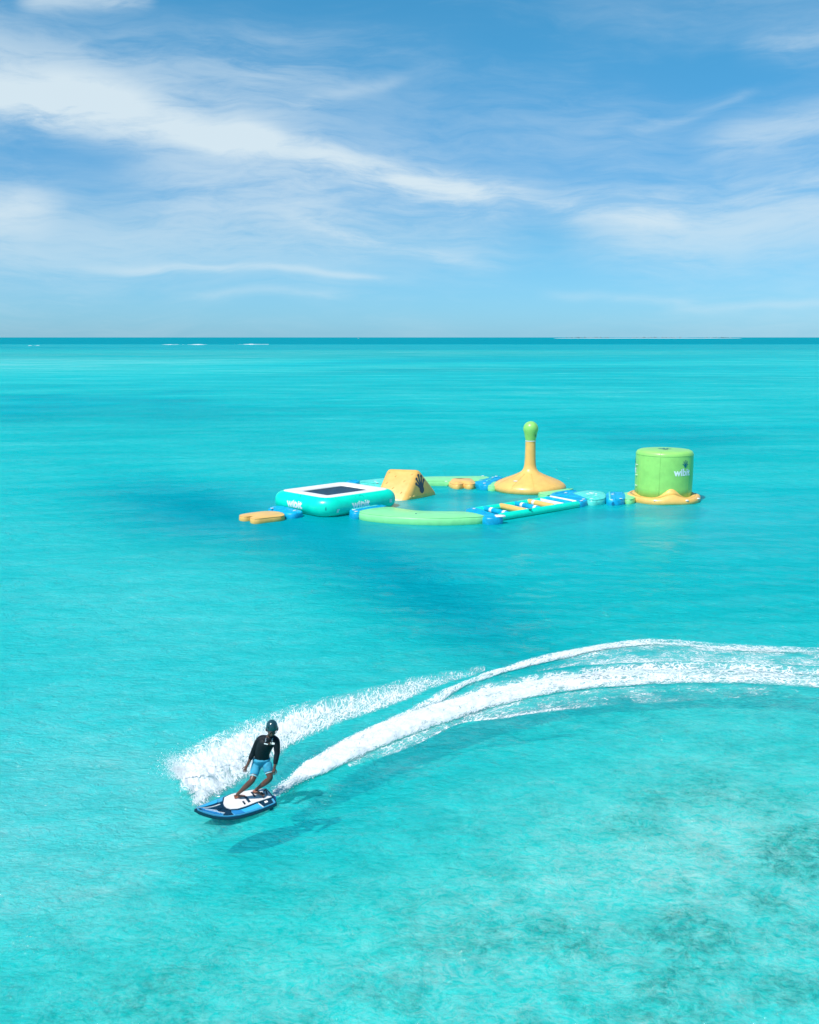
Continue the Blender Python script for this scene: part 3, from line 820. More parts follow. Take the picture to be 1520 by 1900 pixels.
# green tower ------------------------------------------------------------
def tower():
    near = ground(1229, 938.5); s = ppm(near.y + 2); rs = 68.5 / s
    c = Vector((0, near.y + rs, 0)); c.x = at_depth(1231, 900, c.y).x
    rc = 52 / ppm(c.y, 1.5)
    ztop = at_depth(1232, 834, c.y).z
    root = empty('climbing_tower', c)
    thing(root, 'tall green inflatable cylinder tower standing on a wavy orange skirt', 'tower')
    root['label'] = 'tall green inflatable cylinder tower with white lettering and wavy orange skirt'
    bm = bmesh.new()
    prof = [(rc, .1), (rc * 1.0, .8), (rc * 1.005, 1.6), (rc, ztop - .28), (rc * .985, ztop - .14), (rc * .95, ztop - .06), (rc * .88, ztop - .01), (rc * .6, ztop + .02), (rc * .2, ztop + .025)]
    lathe(bm, prof, 64); from_bm('cylinder', bm, M['green'], root)
    for a in (-48, -112, 10, 72, 132, -165):
        bm = bmesh.new(); ca, sa = math.cos(R(a)), math.sin(R(a))
        sweep(bm, [Vector(((q + .002) * rc * ca, (q + .002) * rc * sa, z)) for q, z in ((1, .35), (1, .9), (1.003, 1.6), (1, ztop - .28), (.985, ztop - .14), (.95, ztop - .06), (.88, ztop))], superprofile(6, .016, .005), up=Vector((ca, sa, 0.01)))
        from_bm('seam', bm, SEAMS['vinyl_green'], root)
    bm = bmesh.new(); sweep(bm, [Vector((rc * 1.003 * math.cos(a), rc * 1.003 * math.sin(a), ztop - .24)) for a in [2 * math.pi * k / 48 for k in range(48)]], superprofile(6, .005, .016), closed=True)
    from_bm('seam', bm, SEAMS['vinyl_green'], root)
    # skirt with lobes climbing the wall
    lob = [(-88, .92), (-178, .22), (-8, .28), (45, .2), (95, .6), (140, .2)]
    def fn(a, r, z):
        d = math.degrees(a)
        k = max(L * math.exp(-((((d - c0 + 180) % 360) - 180) / 19) ** 2) for c0, L in lob)
        wob = 1 + .02 * math.sin(6 * a + 1)
        inner = max(0, min(1, (rs - r) / (rs - rc)))
        return (r * (1 + (wob - 1) * (1 - inner)), z + k * .62 * inner ** 1.3)
    prof = [(rs * .94, -.12), (rs * .985, 0), (rs, .13), (rs * .985, .25), (rs * .95, .32), (rs * .90, .34), (rs * .86, .33), ((rs + rc) / 2 * .99, .31), (rc * 1.06, .33), (rc * 1.015, .34), (rc * .97, .30)]
    bm = bmesh.new(); lathe(bm, prof, 120, fn=fn); from_bm('skirt', bm, M['orange'], root)
    def wrap(th, zc):
        return lambda x, y, z: Vector(((rc + .014 + z) * math.sin(th + x / rc), -(rc + .014 + z) * math.cos(th + x / rc), zc + y))
    zt = at_depth(1259, 882, c.y - rc * .8).z
    th0 = .45
    for th in (th0, th0 - 2.30, th0 + 2.0):
        print_part('lettering', put_on(text_mesh('wibit', .56), wrap(th, zt)), M['print_white'], root)
        print_part('hand_emblem', put_on(hand_mesh(.42), wrap(th + .10, zt + .55)), M['print_teal'], root)
    bm = hand_mesh(.75); put_on(bm, lambda x, y, z: Vector((x * 1.0, y * 1.0 - .1, ztop + .04 + z))); print_part('hand_emblem', bm, M['print_teal'], root)
    for a in (-65, -115, 175, -35):
        p = Vector((rs * .985 * math.cos(R(a)), rs * .985 * math.sin(R(a)), .26)); bm = bmesh.new(); box(bm, p, (.16, .1, .08)); from_bm('strap_tab', bm, M['white'], root)
    # climbing handles up the wall, away from the lettering
    for k, (a, z) in enumerate(((-172, .9), (-172, 1.5), (-172, 2.1))):
        p = Vector((rc * 1.0 * math.cos(R(a)), rc * math.sin(R(a)), z)); t = Vector((-math.sin(R(a)), math.cos(R(a)), 0)); o2 = Vector((math.cos(R(a)), math.sin(R(a)), 0))
        bm = bmesh.new(); sweep(bm, [p - t * .12, p - t * .08 + o2 * .06, p + t * .08 + o2 * .06, p + t * .12], superprofile(6, .018, .018)); from_bm('handle', bm, M['white'], root)
tower()

# ------------------------------------------------------------------ rider and board
TAILW, NOSEW = ground(498, 1482, .10), ground(366, 1519, .10)
def jet_board():
    L = (NOSEW - TAILW).length * 1.10
    hd = (NOSEW - TAILW).normalized(); c = (NOSEW + TAILW) / 2
    yaw = math.atan2(hd.y, hd.x)
    root = empty('jet_board', c + Vector((0, 0, .02)))
    roll = R(-15)                                   # leans into the turn, near rail low
    root.rotation_euler = (Matrix.Rotation(yaw, 3, 'Z') @ Matrix.Rotation(roll, 3, 'X') @ Matrix.Rotation(R(-1.5), 3, 'Y')).to_euler()
    thing(root, 'blue and white motorised surfboard carving left under the rider', 'surfboard')
    W = .345
    def hw(u):                                     # half width, u 0 nose .. 1 tail
        pts = [(0, 0.02), (.04, .15), (.1, .33), (.2, .60), (.35, .87), (.5, 1.0), (.65, .99), (.8, .92), (.93, .80), (1, .70)]
        for (a, x), (b, y) in zip(pts, pts[1:]):
            if u <= b: return W * (x + (y - x) * ((u - a) / (b - a)))
        return W * .7
    def zr(u): return .17 * max(0, (.42 - u) / .42) ** 2
    def pos(u, v, z): return Vector((L * (.5 - u), v * hw(u), z + zr(u) + .02 * (1 - abs(v) ** 2)))
    # v: +1 = left of travel = camera side
    us = [0, .02, .05, .09, .14, .2, .28, .36, .45, .55, .65, .75, .85, .93, .98, 1]
    def shell(name, lo, hi, k, mat, n=12):
        bm = bmesh.new(); rings = []
        for u in us:
            ring = []
            th = (hi - lo) / 2; mz = (hi + lo) / 2
            for q in range(n * 2):
                a = 2 * math.pi * q / (2 * n); cc, ss = math.cos(a), math.sin(a)
                vv = math.copysign(abs(cc) ** .45, cc) * k; zz = mz + th * math.copysign(abs(ss) ** .7, ss) * (1 if u > .03 else .6)
                ring.append(bm.verts.new(pos(u, vv, zz)))
            rings.append(ring)
        for a, b in zip(rings, rings[1:]):
            for q in range(2 * n): bm.faces.new((a[q], a[(q + 1) % (2 * n)], b[(q + 1) % (2 * n)], b[q]))
        bm.faces.new(rings[0]); bm.faces.new(rings[-1]); return from_bm(name, bm, mat, root)
    shell('hull', -.06, .055, 1.0, M['navy'])
    ZD = .062
    def patch(name, poly, mat, z=0.0, thick=.006, parent=root, n=5):
        """deck graphic or pad: polygon in (u, v), thin raised sheet"""
        bm = bmesh.new(); ring = []
        for (a, b) in zip(poly, poly[1:] + poly[:1]):
            for k in range(n): t = k / n; ring.append((a[0] + (b[0] - a[0]) * t, a[1] + (b[1] - a[1]) * t))
        top = [bm.verts.new(pos(u, v, ZD + z + thick)) for u, v in ring]; bot = [bm.verts.new(pos(u, v, ZD + z - .02)) for u, v in ring]
        f = bm.faces.new(top)
        for i in range(len(ring)): bm.faces.new((top[i - 1], top[i], bot[i], bot[i - 1]))
        bmesh.ops.triangulate(bm, faces=[f]); return from_bm(name, bm, mat, parent, smooth=False)
    def band(u0, u1, v0, v1, k=8): return [(u0 + (u1 - u0) * i / k, v0) for i in range(k + 1)] + [(u1 - (u1 - u0) * i / k, v1) for i in range(k + 1)]
    deck = patch('deck', band(.03, .98, .92, -.92), M['bd_light'], -.004)
    patch('nose_graphic', [(.06, .0), (.10, .55), (.2, .75), (.30, .8), (.26, .30), (.16, .1)], M['bd_blue'], .002)
    patch('nose_graphic', [(.05, -.2), (.08, -.7), (.30, -.84), (.36, -.84), (.33, -.55), (.2, -.45)], M['bd_cyan'], .002)
    patch('side_panel', [(.42, .30), (.44, .84), (.60, .85), (.78, .84), (.76, .42), (.6, .42)], M['bd_cyan'], .002)
    patch('side_panel', [(.44, .86), (.42, .5), (.52, .5), (.56, .86)], M['bd_blue'], .004)
    patch('dark_flash', [(.30, .86), (.42, .86), (.40, .42), (.36, .42)], M['navy'], .006)
    patch('tail_panel', [(.80, .38), (.80, .86), (.95, .86), (.95, .38)], M['navy'], .004)
    patch('tail_badge', [(.85, .50), (.85, .66), (.89, .66), (.89, .50)], M['print_white'], .010)
    # pale pinstripes and scribble near the nose
    for a, b in (((.04, .05), (.34, -.30)), ((.12, .30), (.33, .62)), ((.10, .12), (.26, .34)), ((.22, .35), (.27, .62)), ((.77, .42), (.80, .86))):
        du, dv = b[0] - a[0], b[1] - a[1]
        patch('pinstripe', [a, b, (b[0] + .008, b[1] + .05), (a[0] + .008, a[1] + .05)], M['print_white'], .008)
    # white grip pad with dark outline
    padp = [(.385, -.25), (.375, .0), (.385, .25), (.42, .42), (.50, .50), (.60, .48), (.75, .38), (.97, .36), (.97, -.80), (.75, -.84), (.55, -.84), (.44, -.72)]
    outl = [(.37, -.30), (.358, .0), (.37, .30), (.41, .49), (.50, .58), (.60, .56), (.75, .46), (.985, .44), (.985, -.88), (.75, -.9), (.55, -.9), (.43, -.82)]
    patch('pad_outline', outl, M['navy'], .010)
    pad = patch('grip_pad', padp, M['pad'], .014, .014)
    for u0, v0, u1, v1 in ((.66, -.3, .69, .25), (.60, .05, .62, .33), (.77, -.6, .79, -.1)):
        patch('groove', [(u0, v0), (u0, v1), (u1, v1), (u1, v0)], M['navy'], .030)
    # foot straps arching over the pad, carry handle on the nose
    def strap(u, v0, v1, hgt, mat, nm='foot_strap', w_=.025):
        bm = bmesh.new(); pts = [pos(u, v0 + (v1 - v0) * t, ZD + .03 + hgt * math.sin(math.pi * t)) for t in [k / 8 for k in range(9)]]
        sweep(bm, pts, superprofile(6, w_, .008), up=Vector((1, 0, 0.2))); from_bm(nm, bm, mat, root)
    strap(.86, .22, -.22, .07, M['black'], w_=.02); strap(.93, .0, -.5, .06, M['black'], w_=.02)
    bm = bmesh.new(); sweep(bm, [pos(.30 + .03 * math.cos(a), .05 + .12 * math.sin(a), ZD + .018 + .02 * math.sin(a / 2)) for a in [math.pi * k / 8 for k in range(9)]], superprofile(6, .009, .009)); from_bm('carry_handle', bm, M['navy'], root)
    # tail hatch, jet nozzle
    bm = bmesh.new(); capsule(bm, Vector((-L * .48, 0, -.03)), Vector((-L * .56, 0, -.04)), .07, 12); from_bm('jet_nozzle', bm, M['bd_blue'], root)
    for s in (-1, 1):
        bm = bmesh.new(); vs = [bm.verts.new(p) for p in (Vector((-L * .40, s * .17, -.06)), Vector((-L * .47, s * .17, -.06)), Vector((-L * .49, s * .19, -.20)), Vector((-L * .46, s * .19, -.20)))]
        vs2 = [bm.verts.new(v.co + Vector((0, .012, 0))) for v in vs]; bm.faces.new(vs); bm.faces.new(vs2[::-1])
        for i in range(4): bm.faces.new((vs[i - 1], vs[i], vs2[i], vs2[i - 1]))
        from_bm('fin', bm, M['navy'], root)
    bpy.context.view_layer.update()
    return root
board = jet_board()

def skin(name, verts, edges, radii, mat, parent=None, sub=2, root_i=0):
    me = bpy.data.meshes.new(name); me.from_pydata([tuple(v) for v in verts], edges, [])
    o = bpy.data.objects.new(name, me); COL.objects.link(o)
    o.modifiers.new('s', 'SKIN').use_smooth_shade = True
    for i, r_ in enumerate(radii):
        r_ = r_ if isinstance(r_, tuple) else (r_, r_)
        me.skin_vertices[0].data[i].radius = r_
    me.skin_vertices[0].data[root_i].use_root = True
    sm = o.modifiers.new('u', 'SUBSURF'); sm.levels = sub; sm.render_levels = sub
    bpy.context.view_layer.update()
    dg = bpy.context.evaluated_depsgraph_get(); nm = bpy.data.meshes.new_from_object(o.evaluated_get(dg))
    bpy.data.objects.remove(o); bpy.data.meshes.remove(me)
    nm.name = name
    return nm

def rider():
    FY = ground(456, 1478, .15).y                          # feet distance
    def J(px, py, dyy=0.0): return at_depth(px, py, FY + dyy)
    # joints (screen-left = rider's right side)
    pel = J(486, 1411, -.06); spine = J(486, 1396, -.10); chest = J(494, 1379, -.16); neck = J(501, 1366, -.20); head = J(504.5, 1355, -.34)
    shL, shR = J(482, 1370, -.14), J(513, 1371, -.22)
    elL, elR = J(470, 1396, -.10), J(514.5, 1397, -.28)
    wrL, wrR = J(459, 1420, -.18), J(509.5, 1424, -.36)
    hipL, hipR = J(477, 1417, -.02), J(495, 1416, -.10)
    knL, knR = J(468.5, 1448, -.30), J(502, 1444.5, -.24)
    anL, anR = J(441, 1476, -.02), J(473, 1468.5, .10)
    bvb = []
    from mathutils.bvhtree import BVHTree
    for ch in board.children:
        if ch.name.startswith('grip_pad'):
            mw = ch.matrix_world; bvb.append(BVHTree.FromPolygons([mw @ q.co for q in ch.data.vertices], [p.vertices for p in ch.data.polygons]))
    def deck(px, py):
        h = bvb[0].ray_cast(Vector((0, 0, H)), ray(px, py).normalized())
        return h[0] if h[0] is not None else ground(px, py, .2)
    anL, anR = deck(439, 1483) + Vector((0, 0, .085)), deck(474, 1473.5) + Vector((0, 0, .085))
    toeL, toeR = J(445, 1488, -.17), J(484, 1477.5, -.06)
    heelL, heelR = anL + Vector((-.03, .05, -.05)), anR + Vector((-.05, .05, -.05))
    root = empty('person', (anL + anR) / 2)
    thing(root, 'person in dark helmet, black long-sleeved top and blue shorts riding the board', 'person')
    off = -root.location
    def put(me, mat, name, par=None):
        for v in me.vertices: v.co += off
        return link(name, me, mat, par or root)
    V, E, Rr = [], [], []
    def v(p, r): V.append(p); Rr.append(r); return len(V) - 1
    def chain(i, items):
        for p, r in items:
            j = v(p, r); E.append((i, j)); i = j
        return i
    root_i = v(pel, (.10, .08))
    sp = chain(root_i, [(spine, (.115, .085)), (chest, (.125, .09)), (neck - Vector((0, 0, .02)), .062), (neck + Vector((.01, -.02, .05)), .055)])
    chain(sp, [(head + Vector((0, .0, -.07)), .070), (head + Vector((0, .01, .01)), .094), (head + Vector((0, .02, .09)), .098), (head + Vector((0, .02, .14)), .06)])
    ci = 2
    for sh, el, wr in ((shL - Vector((0, 0, .03)), elL, wrL), (shR - Vector((0, 0, .03)), elR, wrR)):
        hd = (wr - el).normalized()
        w_i = chain(ci, [(sh, .055), (sh.lerp(el, .5), .045), (el, .042), (el.lerp(wr, .45), .040), (wr, .027), (wr + hd * .05, (.042, .026))])
    for hp, kn, an, he, to in ((hipL, knL, anL, heelL, toeL), (hipR, knR, anR, heelR, toeR)):
        k_i = chain(root_i, [(hp, .085), (hp.lerp(kn, .5), .082), (kn, .064), (kn.lerp(an, .35), .064), (kn.lerp(an, .8), .036), (an, .036)])
    body = put(skin('body', V, E, Rr, M['skin'], root_i=root_i), M['skin'], 'body')
    # feet with toes
    for an, he, to in ((anL, heelL, toeL), (anR, heelR, toeR)):
        V, E, Rr = [], [], []
        fwd = (to - he); fwd.z = 0; fwd.normalize(); sd = Vector((-fwd.y, fwd.x, 0))
        z0 = he.z - .01
        b0 = v(an + Vector((0, 0, -.015)), .037); h_i = chain(b0, [(Vector((he.x, he.y, z0)), .030)])
        mid = Vector((an.x, an.y, z0 + .01)) + fwd * .09; mi = chain(b0, [(mid, (.036, .026))])
        ball = Vector((an.x, an.y, z0 - .012)) + fwd * .15; bi = chain(mi, [(ball, (.044, .018))])
        for k in range(5):
            chain(bi, [(ball + fwd * .02 + sd * (.018 * (k - 2)), .011), (ball + fwd * (.062 - .006 * abs(k - 1)) + sd * (.020 * (k - 2)) - Vector((0, 0, .006)), .010)])
        put(skin('foot', V, E, Rr, M['sole'], sub=2), M['sole'], 'foot')
    # hands: palm and five fingers loosely curled
    for el, wr, sgn in ((elL, wrL, 1), (elR, wrR, -1)):
        V, E, Rr = [], [], []
        hd = (wr - el).normalized(); side = hd.cross(Vector((0, 1, 0))).normalized() * sgn; nrm = hd.cross(side).normalized()
        b0 = v(wr, .026); palm = chain(b0, [(wr + hd * .045, (.036, .02)), (wr + hd * .085, (.042, .018))])
        for k, L_ in enumerate((.065, .075, .07, .055)):
            o0 = wr + hd * .095 + side * (.021 * (k - 1.5))
            chain(palm, [(o0, .0095), (o0 + hd * L_ * .5 - nrm * .012 * sgn, .009), (o0 + hd * L_ * .8 - nrm * .035 * sgn, .008)])
        t0 = wr + hd * .05 - side * .035
        chain(b0 + 1, [(t0, .011), (t0 + hd * .035 - side * .022, .010), (t0 + hd * .06 - side * .020 - nrm * .01 * sgn, .009)])
        put(skin('hand', V, E, Rr, M['skin'], sub=1), M['skin'], 'hand')
    # wetsuit top
    V, E, Rr = [], [], []
    p0 = v(pel - Vector((0, 0, .09)), (.168, .13)); a = chain(p0, [(pel + Vector((0, 0, .03)), (.168, .13)), (spine, (.162, .124)), (chest, (.182, .132)), (neck - Vector((0, 0, .035)), .078), (neck + Vector((.004, -.01, .012)), .066)])
    for sh, el, wr, q in ((shL, elL, wrL, .62), (shR, elR, wrR, .80)):
        chain(3, [(chest.lerp(sh, .6) + Vector((0, 0, .035)), .094), (sh - Vector((0, 0, .02)), .092), (sh.lerp(el, .5), .074), (el, .061), (el.lerp(wr, q * .55), .055), (el.lerp(wr, q), .046)])
    put(skin('wetsuit_top', V, E, Rr, M['neoprene'], root_i=0), M['neoprene'], 'wetsuit_top')
    # impact vest
    V, E, Rr = [], [], []
    p0 = v(pel + Vector((0, 0, -.02)), (.172, .136)); chain(p0, [(spine + Vector((0, 0, .03)), (.168, .135)), (chest - Vector((0, .01, .0)), (.196, .150)), (chest + (neck - chest) * .62, (.150, .115))])
    vest = put(skin('impact_vest', V, E, Rr, M['vest']), M['vest'], 'impact_vest')
    bpy.context.view_layer.update()
    dg = bpy.context.evaluated_depsgraph_get()
    from mathutils.bvhtree import BVHTree
    bv = BVHTree.FromPolygons([vv.co - off for vv in vest.data.vertices], [p.vertices for p in vest.data.polygons])
    bt = BVHTree.FromPolygons([vv.co - off for vv in body.data.vertices], [p.vertices for p in body.data.polygons])
    wt = next(o for o in COL.objects if o.name.startswith('wetsuit_top'))
    bw = BVHTree.FromPolygons([vv.co - off for vv in wt.data.vertices], [p.vertices for p in wt.data.polygons])
    def surf(px, py):
        d = ray(px, py).normalized(); best = None
        for t in (bv, bw):
            h = t.ray_cast(Vector((0, 0, H)), d)
            if h[0] is not None and (best is None or h[3] < best[1]): best = (h[0], h[3])
        return (best[0] - d * .008) if best else None
    def decal(name, poly, mat):
        pts = [surf(*p) for p in poly]
        if any(p is None for p in pts): return
        bm = bmesh.new(); d = ray(*poly[0]).normalized() * .014
        f = [bm.verts.new(p + off) for p in pts]; b = [bm.verts.new(p + off + d) for p in pts]
        bm.faces.new(f)
        for i in range(len(f)): bm.faces.new((f[i - 1], f[i], b[i], b[i - 1]))
        from_bm(name, bm, mat, vest, smooth=False)
    decal('badge', [(490.3, 1378.6), (497.3, 1380.2), (497.0, 1382.0), (490.0, 1380.6)], M['print_white'])
    decal('badge', [(501.8, 1377.0), (506, 1377.4), (509.8, 1378.6), (509.4, 1381.4), (505, 1381.6), (501.6, 1380.4)], M['print_white'])
    decal('shoulder_panel', [(487, 1361.5), (492, 1361), (494.5, 1368), (492.5, 1371), (488.5, 1366)], M['vest_grey'])
    decal('shoulder_strap', [(492.5, 1371), (494.5, 1368), (494, 1376), (491.5, 1377)], M['vest_grey'])
    decal('shoulder_strap', [(505, 1370), (507, 1369), (506, 1376), (504, 1376)], M['vest_grey'])
    # board shorts
    V, E, Rr = [], [], []
    p0 = v(pel + Vector((0, 0, -.02)), (.180, .140)); chain(p0, [(pel.lerp(spine, .30), (.165, .130)), (pel.lerp(spine, .55), .14)])
    hemL, hemR = hipL.lerp(knL, .80), hipR.lerp(knR, .66)
    for hp, hem in ((hipL, hemL), (hipR, hemR)):
        chain(0, [(hp, .118), (hp.lerp(hem, .5), .104), (hem, .098)])
    put(skin('shorts', V, E, Rr, M['shorts']), M['shorts'], 'shorts')
    for hp, kn, hem in ((hipL, knL, hemL), (hipR, knR, hemR)):
        V, E, Rr = [], [], []; d = (kn - hp).normalized()
        a_ = v(hem - d * .03, .102); chain(a_, [(hem + d * .012, .101)])
        put(skin('shorts_hem', V, E, Rr, M['shorts_trim']), M['shorts_trim'], 'shorts_hem')
    # knee support strap and calf sleeve on the front leg; wrist strap
    V, E, Rr = [], [], []; a_ = v(knL.lerp(anL, .12), .066); chain(a_, [(knL.lerp(anL, .24), .069)])
    put(skin('knee_support', V, E, Rr, M['black']), M['black'], 'knee_support')
    V, E, Rr = [], [], []; a_ = v(elR.lerp(wrR, .92), .036); chain(a_, [(elR.lerp(wrR, 1.02), .036)])
    put(skin('wrist_strap', V, E, Rr, M['black']), M['black'], 'wrist_strap')
    # helmet
    face = Vector((.12, -1, -.35)).normalized()
    hc = head + Vector((0, .025, .075)); upv = Vector((.02, -.28, 1)).normalized(); xv = face.cross(upv).normalized(); fv = upv.cross(xv).normalized()
    bm = bmesh.new(); rings = []
    for a in range(0, 11):
        ph = R(a * 10.6 + 1.0); ring = []
        for k in range(24):
            th = 2 * math.pi * k / 24; c_, s_ = math.cos(th), math.sin(th)
            ext = 1.0
            zz = math.cos(ph) * .130
            if a == 10: zz = -.035 - .030 * (0.5 - 0.5 * c_)       # lower at the back and over the ears
            rr = math.sin(min(ph, math.pi / 2 + .1)) * (1.0 if a < 10 else .99)
            ring.append(bm.verts.new(hc + off + fv * c_ * rr * .132 * ext + xv * s_ * rr * .114 + upv * zz))
        rings.append(ring)
    for a, b in zip(rings, rings[1:]):
        for k in range(24): bm.faces.new((a[k], a[(k + 1) % 24], b[(k + 1) % 24], b[k]))
    bm.faces.new(rings[0]); hel = from_bm('helmet', bm, M['helmet'], root)
    bm = bmesh.new(); sweep(bm, [hc + off + fv * math.cos(t) * .133 + xv * math.sin(t) * .115 + upv * (-.035 - .015 * (1 - math.cos(t))) for t in [2 * math.pi * k / 28 for k in range(28)]], superprofile(6, .008, .010), closed=True)
    from_bm('rim', bm, M['black'], hel)
    for s in (-1, 1):
        for dz in (.03, .075):
            bm = bmesh.new(); bmesh.ops.create_uvsphere(bm, u_segments=8, v_segments=6, radius=.012, matrix=Matrix.Translation(hc + off + fv * .105 + xv * s * .075 + upv * dz)); from_bm('vent', bm, M['black'], hel)
        bm = bmesh.new(); p = hc + off + xv * s * .112 - upv * .065
        bmesh.ops.create_uvsphere(bm, u_segments=10, v_segments=8, radius=1, matrix=Matrix.Translation(p) @ Matrix.Diagonal((.016, .035, .048, 1))); from_bm('ear_pad', bm, M['black'], hel)
        bm = bmesh.new(); sweep(bm, [hc + off + xv * s * .108 - upv * .10, hc + off + xv * s * .06 + fv * .05 - upv * .155, hc + off + fv * .07 - upv * .165], superprofile(6, .008, .004)); from_bm('chin_strap', bm, M['black'], hel)
    # face features
    fc = head + off + Vector((0, .0, .0))
    bm = bmesh.new(); bmesh.ops.create_cone(bm, segments=8, radius1=.018, radius2=.007, depth=.045, matrix=Matrix.Translation(fc + fv * .093 - upv * .012) @ Matrix.Rotation(.4, 4, 'X')); from_bm('nose', bm, M['skin'], body)
    bm = bmesh.new(); bmesh.ops.create_uvsphere(bm, u_segments=10, v_segments=6, radius=1, matrix=Matrix.Translation(fc + fv * .084 - upv * .052) @ Matrix.Diagonal((.026, .010, .008, 1))); from_bm('mouth', bm, M['sole'], body)
    for s in (-1, 1):
        bm = bmesh.new(); bmesh.ops.create_uvsphere(bm, u_segments=10, v_segments=6, radius=1, matrix=Matrix.Translation(fc + fv * .082 + xv * s * .032 + upv * .012) @ Matrix.Diagonal((.012, .007, .005, 1))); from_bm('eye', bm, M['vest_grey'], body)
        bm = bmesh.new(); bmesh.ops.create_uvsphere(bm, u_segments=10, v_segments=6, radius=1, matrix=Matrix.Translation(fc + fv * .07 + xv * s * .045 - upv * .02) @ Matrix.Diagonal((.022, .018, .020, 1))); from_bm('cheek', bm, M['skin'], body)
rider()

# ------------------------------------------------------------------ foam
def foam_material(name, lace=5.0, aniso=(1, 1, 1), thr=0.0, hi=.74, mk=.62, col=(.90, .92, .93)):
    m = bpy.data.materials.new(name); m.use_nodes = True; t = NT(m.node_tree); t.n.clear()
    st = t.new('ShaderNodeAttribute', attribute_name='foam_coord').outputs['Vector']
    de = t.new('ShaderNodeAttribute', attribute_name='foam_amount').outputs['Fac']
    v1 = t.mapping(st, scale=aniso)
    wv = t.noise(v1, lace * .5, 3, .5, color=True)
    vv = t.new('ShaderNodeVectorMath', operation='MULTIPLY_ADD'); t.l.new(wv, vv.inputs[0]); vv.inputs[1].default_value = (.5, .5, .5); t.l.new(v1, vv.inputs[2])
    n1 = t.noise(vv.outputs[0], lace * .45, 6, .65, .3); n2 = t.noise(vv.outputs[0], lace * 2.2, 5, .65, .4)
    vo = t.new('ShaderNodeTexVoronoi', feature='DISTANCE_TO_EDGE'); t.l.new(vv.outputs[0], vo.inputs['Vector']); vo.inputs['Scale'].default_value = lace * 1.1
    edge = t.smooth(vo.outputs['Distance'], .0, .22, 1, 0)
    tex = t.add(t.add(t.mul(n1, .52), t.mul(n2, .30)), t.mul(edge, .18))
    a = t.smooth(t.add(de, t.mul(t.sub(tex, .47 + thr), 1.9)), .36, hi)
    a2 = t.m('MULTIPLY', a, t.smooth(de, .0, .14), clamp=True)
    milky = t.mul(t.smooth(de, .08, .85), t.smooth(n1, .30, .62, .22, mk))
    a2 = t.mul(t.m('MAXIMUM', a2, milky), .86)      # thin foam lets part of the daylight through
    df = t.new('ShaderNodeBsdfPrincipled'); df.inputs['Roughness'].default_value = .8; df.inputs['Specular IOR Level'].default_value = .2
    t.l.new(t.mix(t.smooth(n2, .3, .6), tuple(c * .88 for c in col), col), df.inputs['Base Color'])
    bp = t.new('ShaderNodeBump'); bp.inputs['Strength'].default_value = .9; bp.inputs['Distance'].default_value = .05
    t.l.new(t.add(n1, t.mul(n2, .6)), bp.inputs['Height']); t.l.new(bp.outputs[0], df.inputs['Normal'])
    tr = t.new('ShaderNodeBsdfTransparent')
    mx = t.new('ShaderNodeMixShader'); t.l.new(a2, mx.inputs[0]); t.l.new(tr.outputs[0], mx.inputs[1]); t.l.new(df.outputs[0], mx.inputs[2])
    mo = t.new('ShaderNodeOutputMaterial'); t.l.new(mx.outputs[0], mo.inputs[0])
    return m
FOAM = foam_material('foam_lace', 7.5, (.6, 1, 1))
FOAM_D = foam_material('foam_spray', 7.5, (1.1, .45, 1), -.03, .80, .85, (.95, .96, .97))

def resample(pts, n):
    """Catmull-Rom through pts (tuples of floats), n samples"""
    pts = np.array(pts, float); P_ = np.vstack([2 * pts[0] - pts[1], pts, 2 * pts[-1] - pts[-2]])
    s = np.linspace(0, len(pts) - 1 - 1e-6, n); i = s.astype(int); t = (s - i)[:, None]
    a, b, c, d = P_[i], P_[i + 1], P_[i + 2], P_[i + 3]
    return .5 * ((2 * b) + (-a + c) * t + (2 * a - 5 * b + 4 * c - d) * t ** 2 + (-a + 3 * b - 3 * c + d) * t ** 3)

def ribbon(name, far_px, near_px, dens, height, mat, ns, nt, seed=0, dens_noise=.0, lift=.012):
    """foam sheet between a far and a near outline on the water; dens(s,t), height(s,t) with t 0 far .. 1 near"""
    A = resample(far_px, ns); B = resample(near_px, ns)
    t = np.linspace(0, 1, nt)[None, :, None]
    PX = A[:, None, :] * (1 - t) + B[:, None, :] * t
    s = np.linspace(0, 1, ns)[:, None] * np.ones((1, nt)); tt = t[..., 0] * np.ones((ns, 1))
    hgt = height(s, tt)
    d = np.stack([(PX[..., 0] - 760) / F, CP + (950 - PX[..., 1]) / F * SP, -SP + (950 - PX[..., 1]) / F * CP], -1)
    hh = hgt
    for _ in range(2):
        k = (hh - H) / d[..., 2]; x, y = d[..., 0] * k, d[..., 1] * k
        rough = (fbm(x * 4 + seed, y * 4, 4) - .5)
        hh = np.maximum(hgt * (1 + .7 * rough), 0) + wave_h(x.ravel(), y.ravel()).reshape(x.shape) + lift
    z = hh
    co = np.stack([x, y, z], -1).reshape(-1, 3)
    i, j = np.meshgrid(np.arange(ns - 1), np.arange(nt - 1), indexing='ij')
    q = np.stack([i * nt + j, i * nt + j + 1, (i + 1) * nt + j + 1, (i + 1) * nt + j], -1).reshape(-1, 4)
    o = from_np(name, co, q, mat)
    ds = np.hypot(np.gradient(x[:, nt // 2]), np.gradient(y[:, nt // 2])).cumsum()
    wd = np.hypot(x[:, -1] - x[:, 0], y[:, -1] - y[:, 0])
    fl = np.stack([ds[:, None] * np.ones((1, nt)), tt * wd[:, None], np.full((ns, nt), float(seed))], -1)
    attr_v(o, 'foam_coord', fl.reshape(-1, 3))
    de = dens(s, tt)
    if dens_noise: de = de + dens_noise * (fbm(x * 1.3 + seed, y * 1.3, 4) - .5) * (de > .02)
    attr(o, 'foam_amount', np.clip(de, 0, 1.2))
    return o, (x, y, z, de)

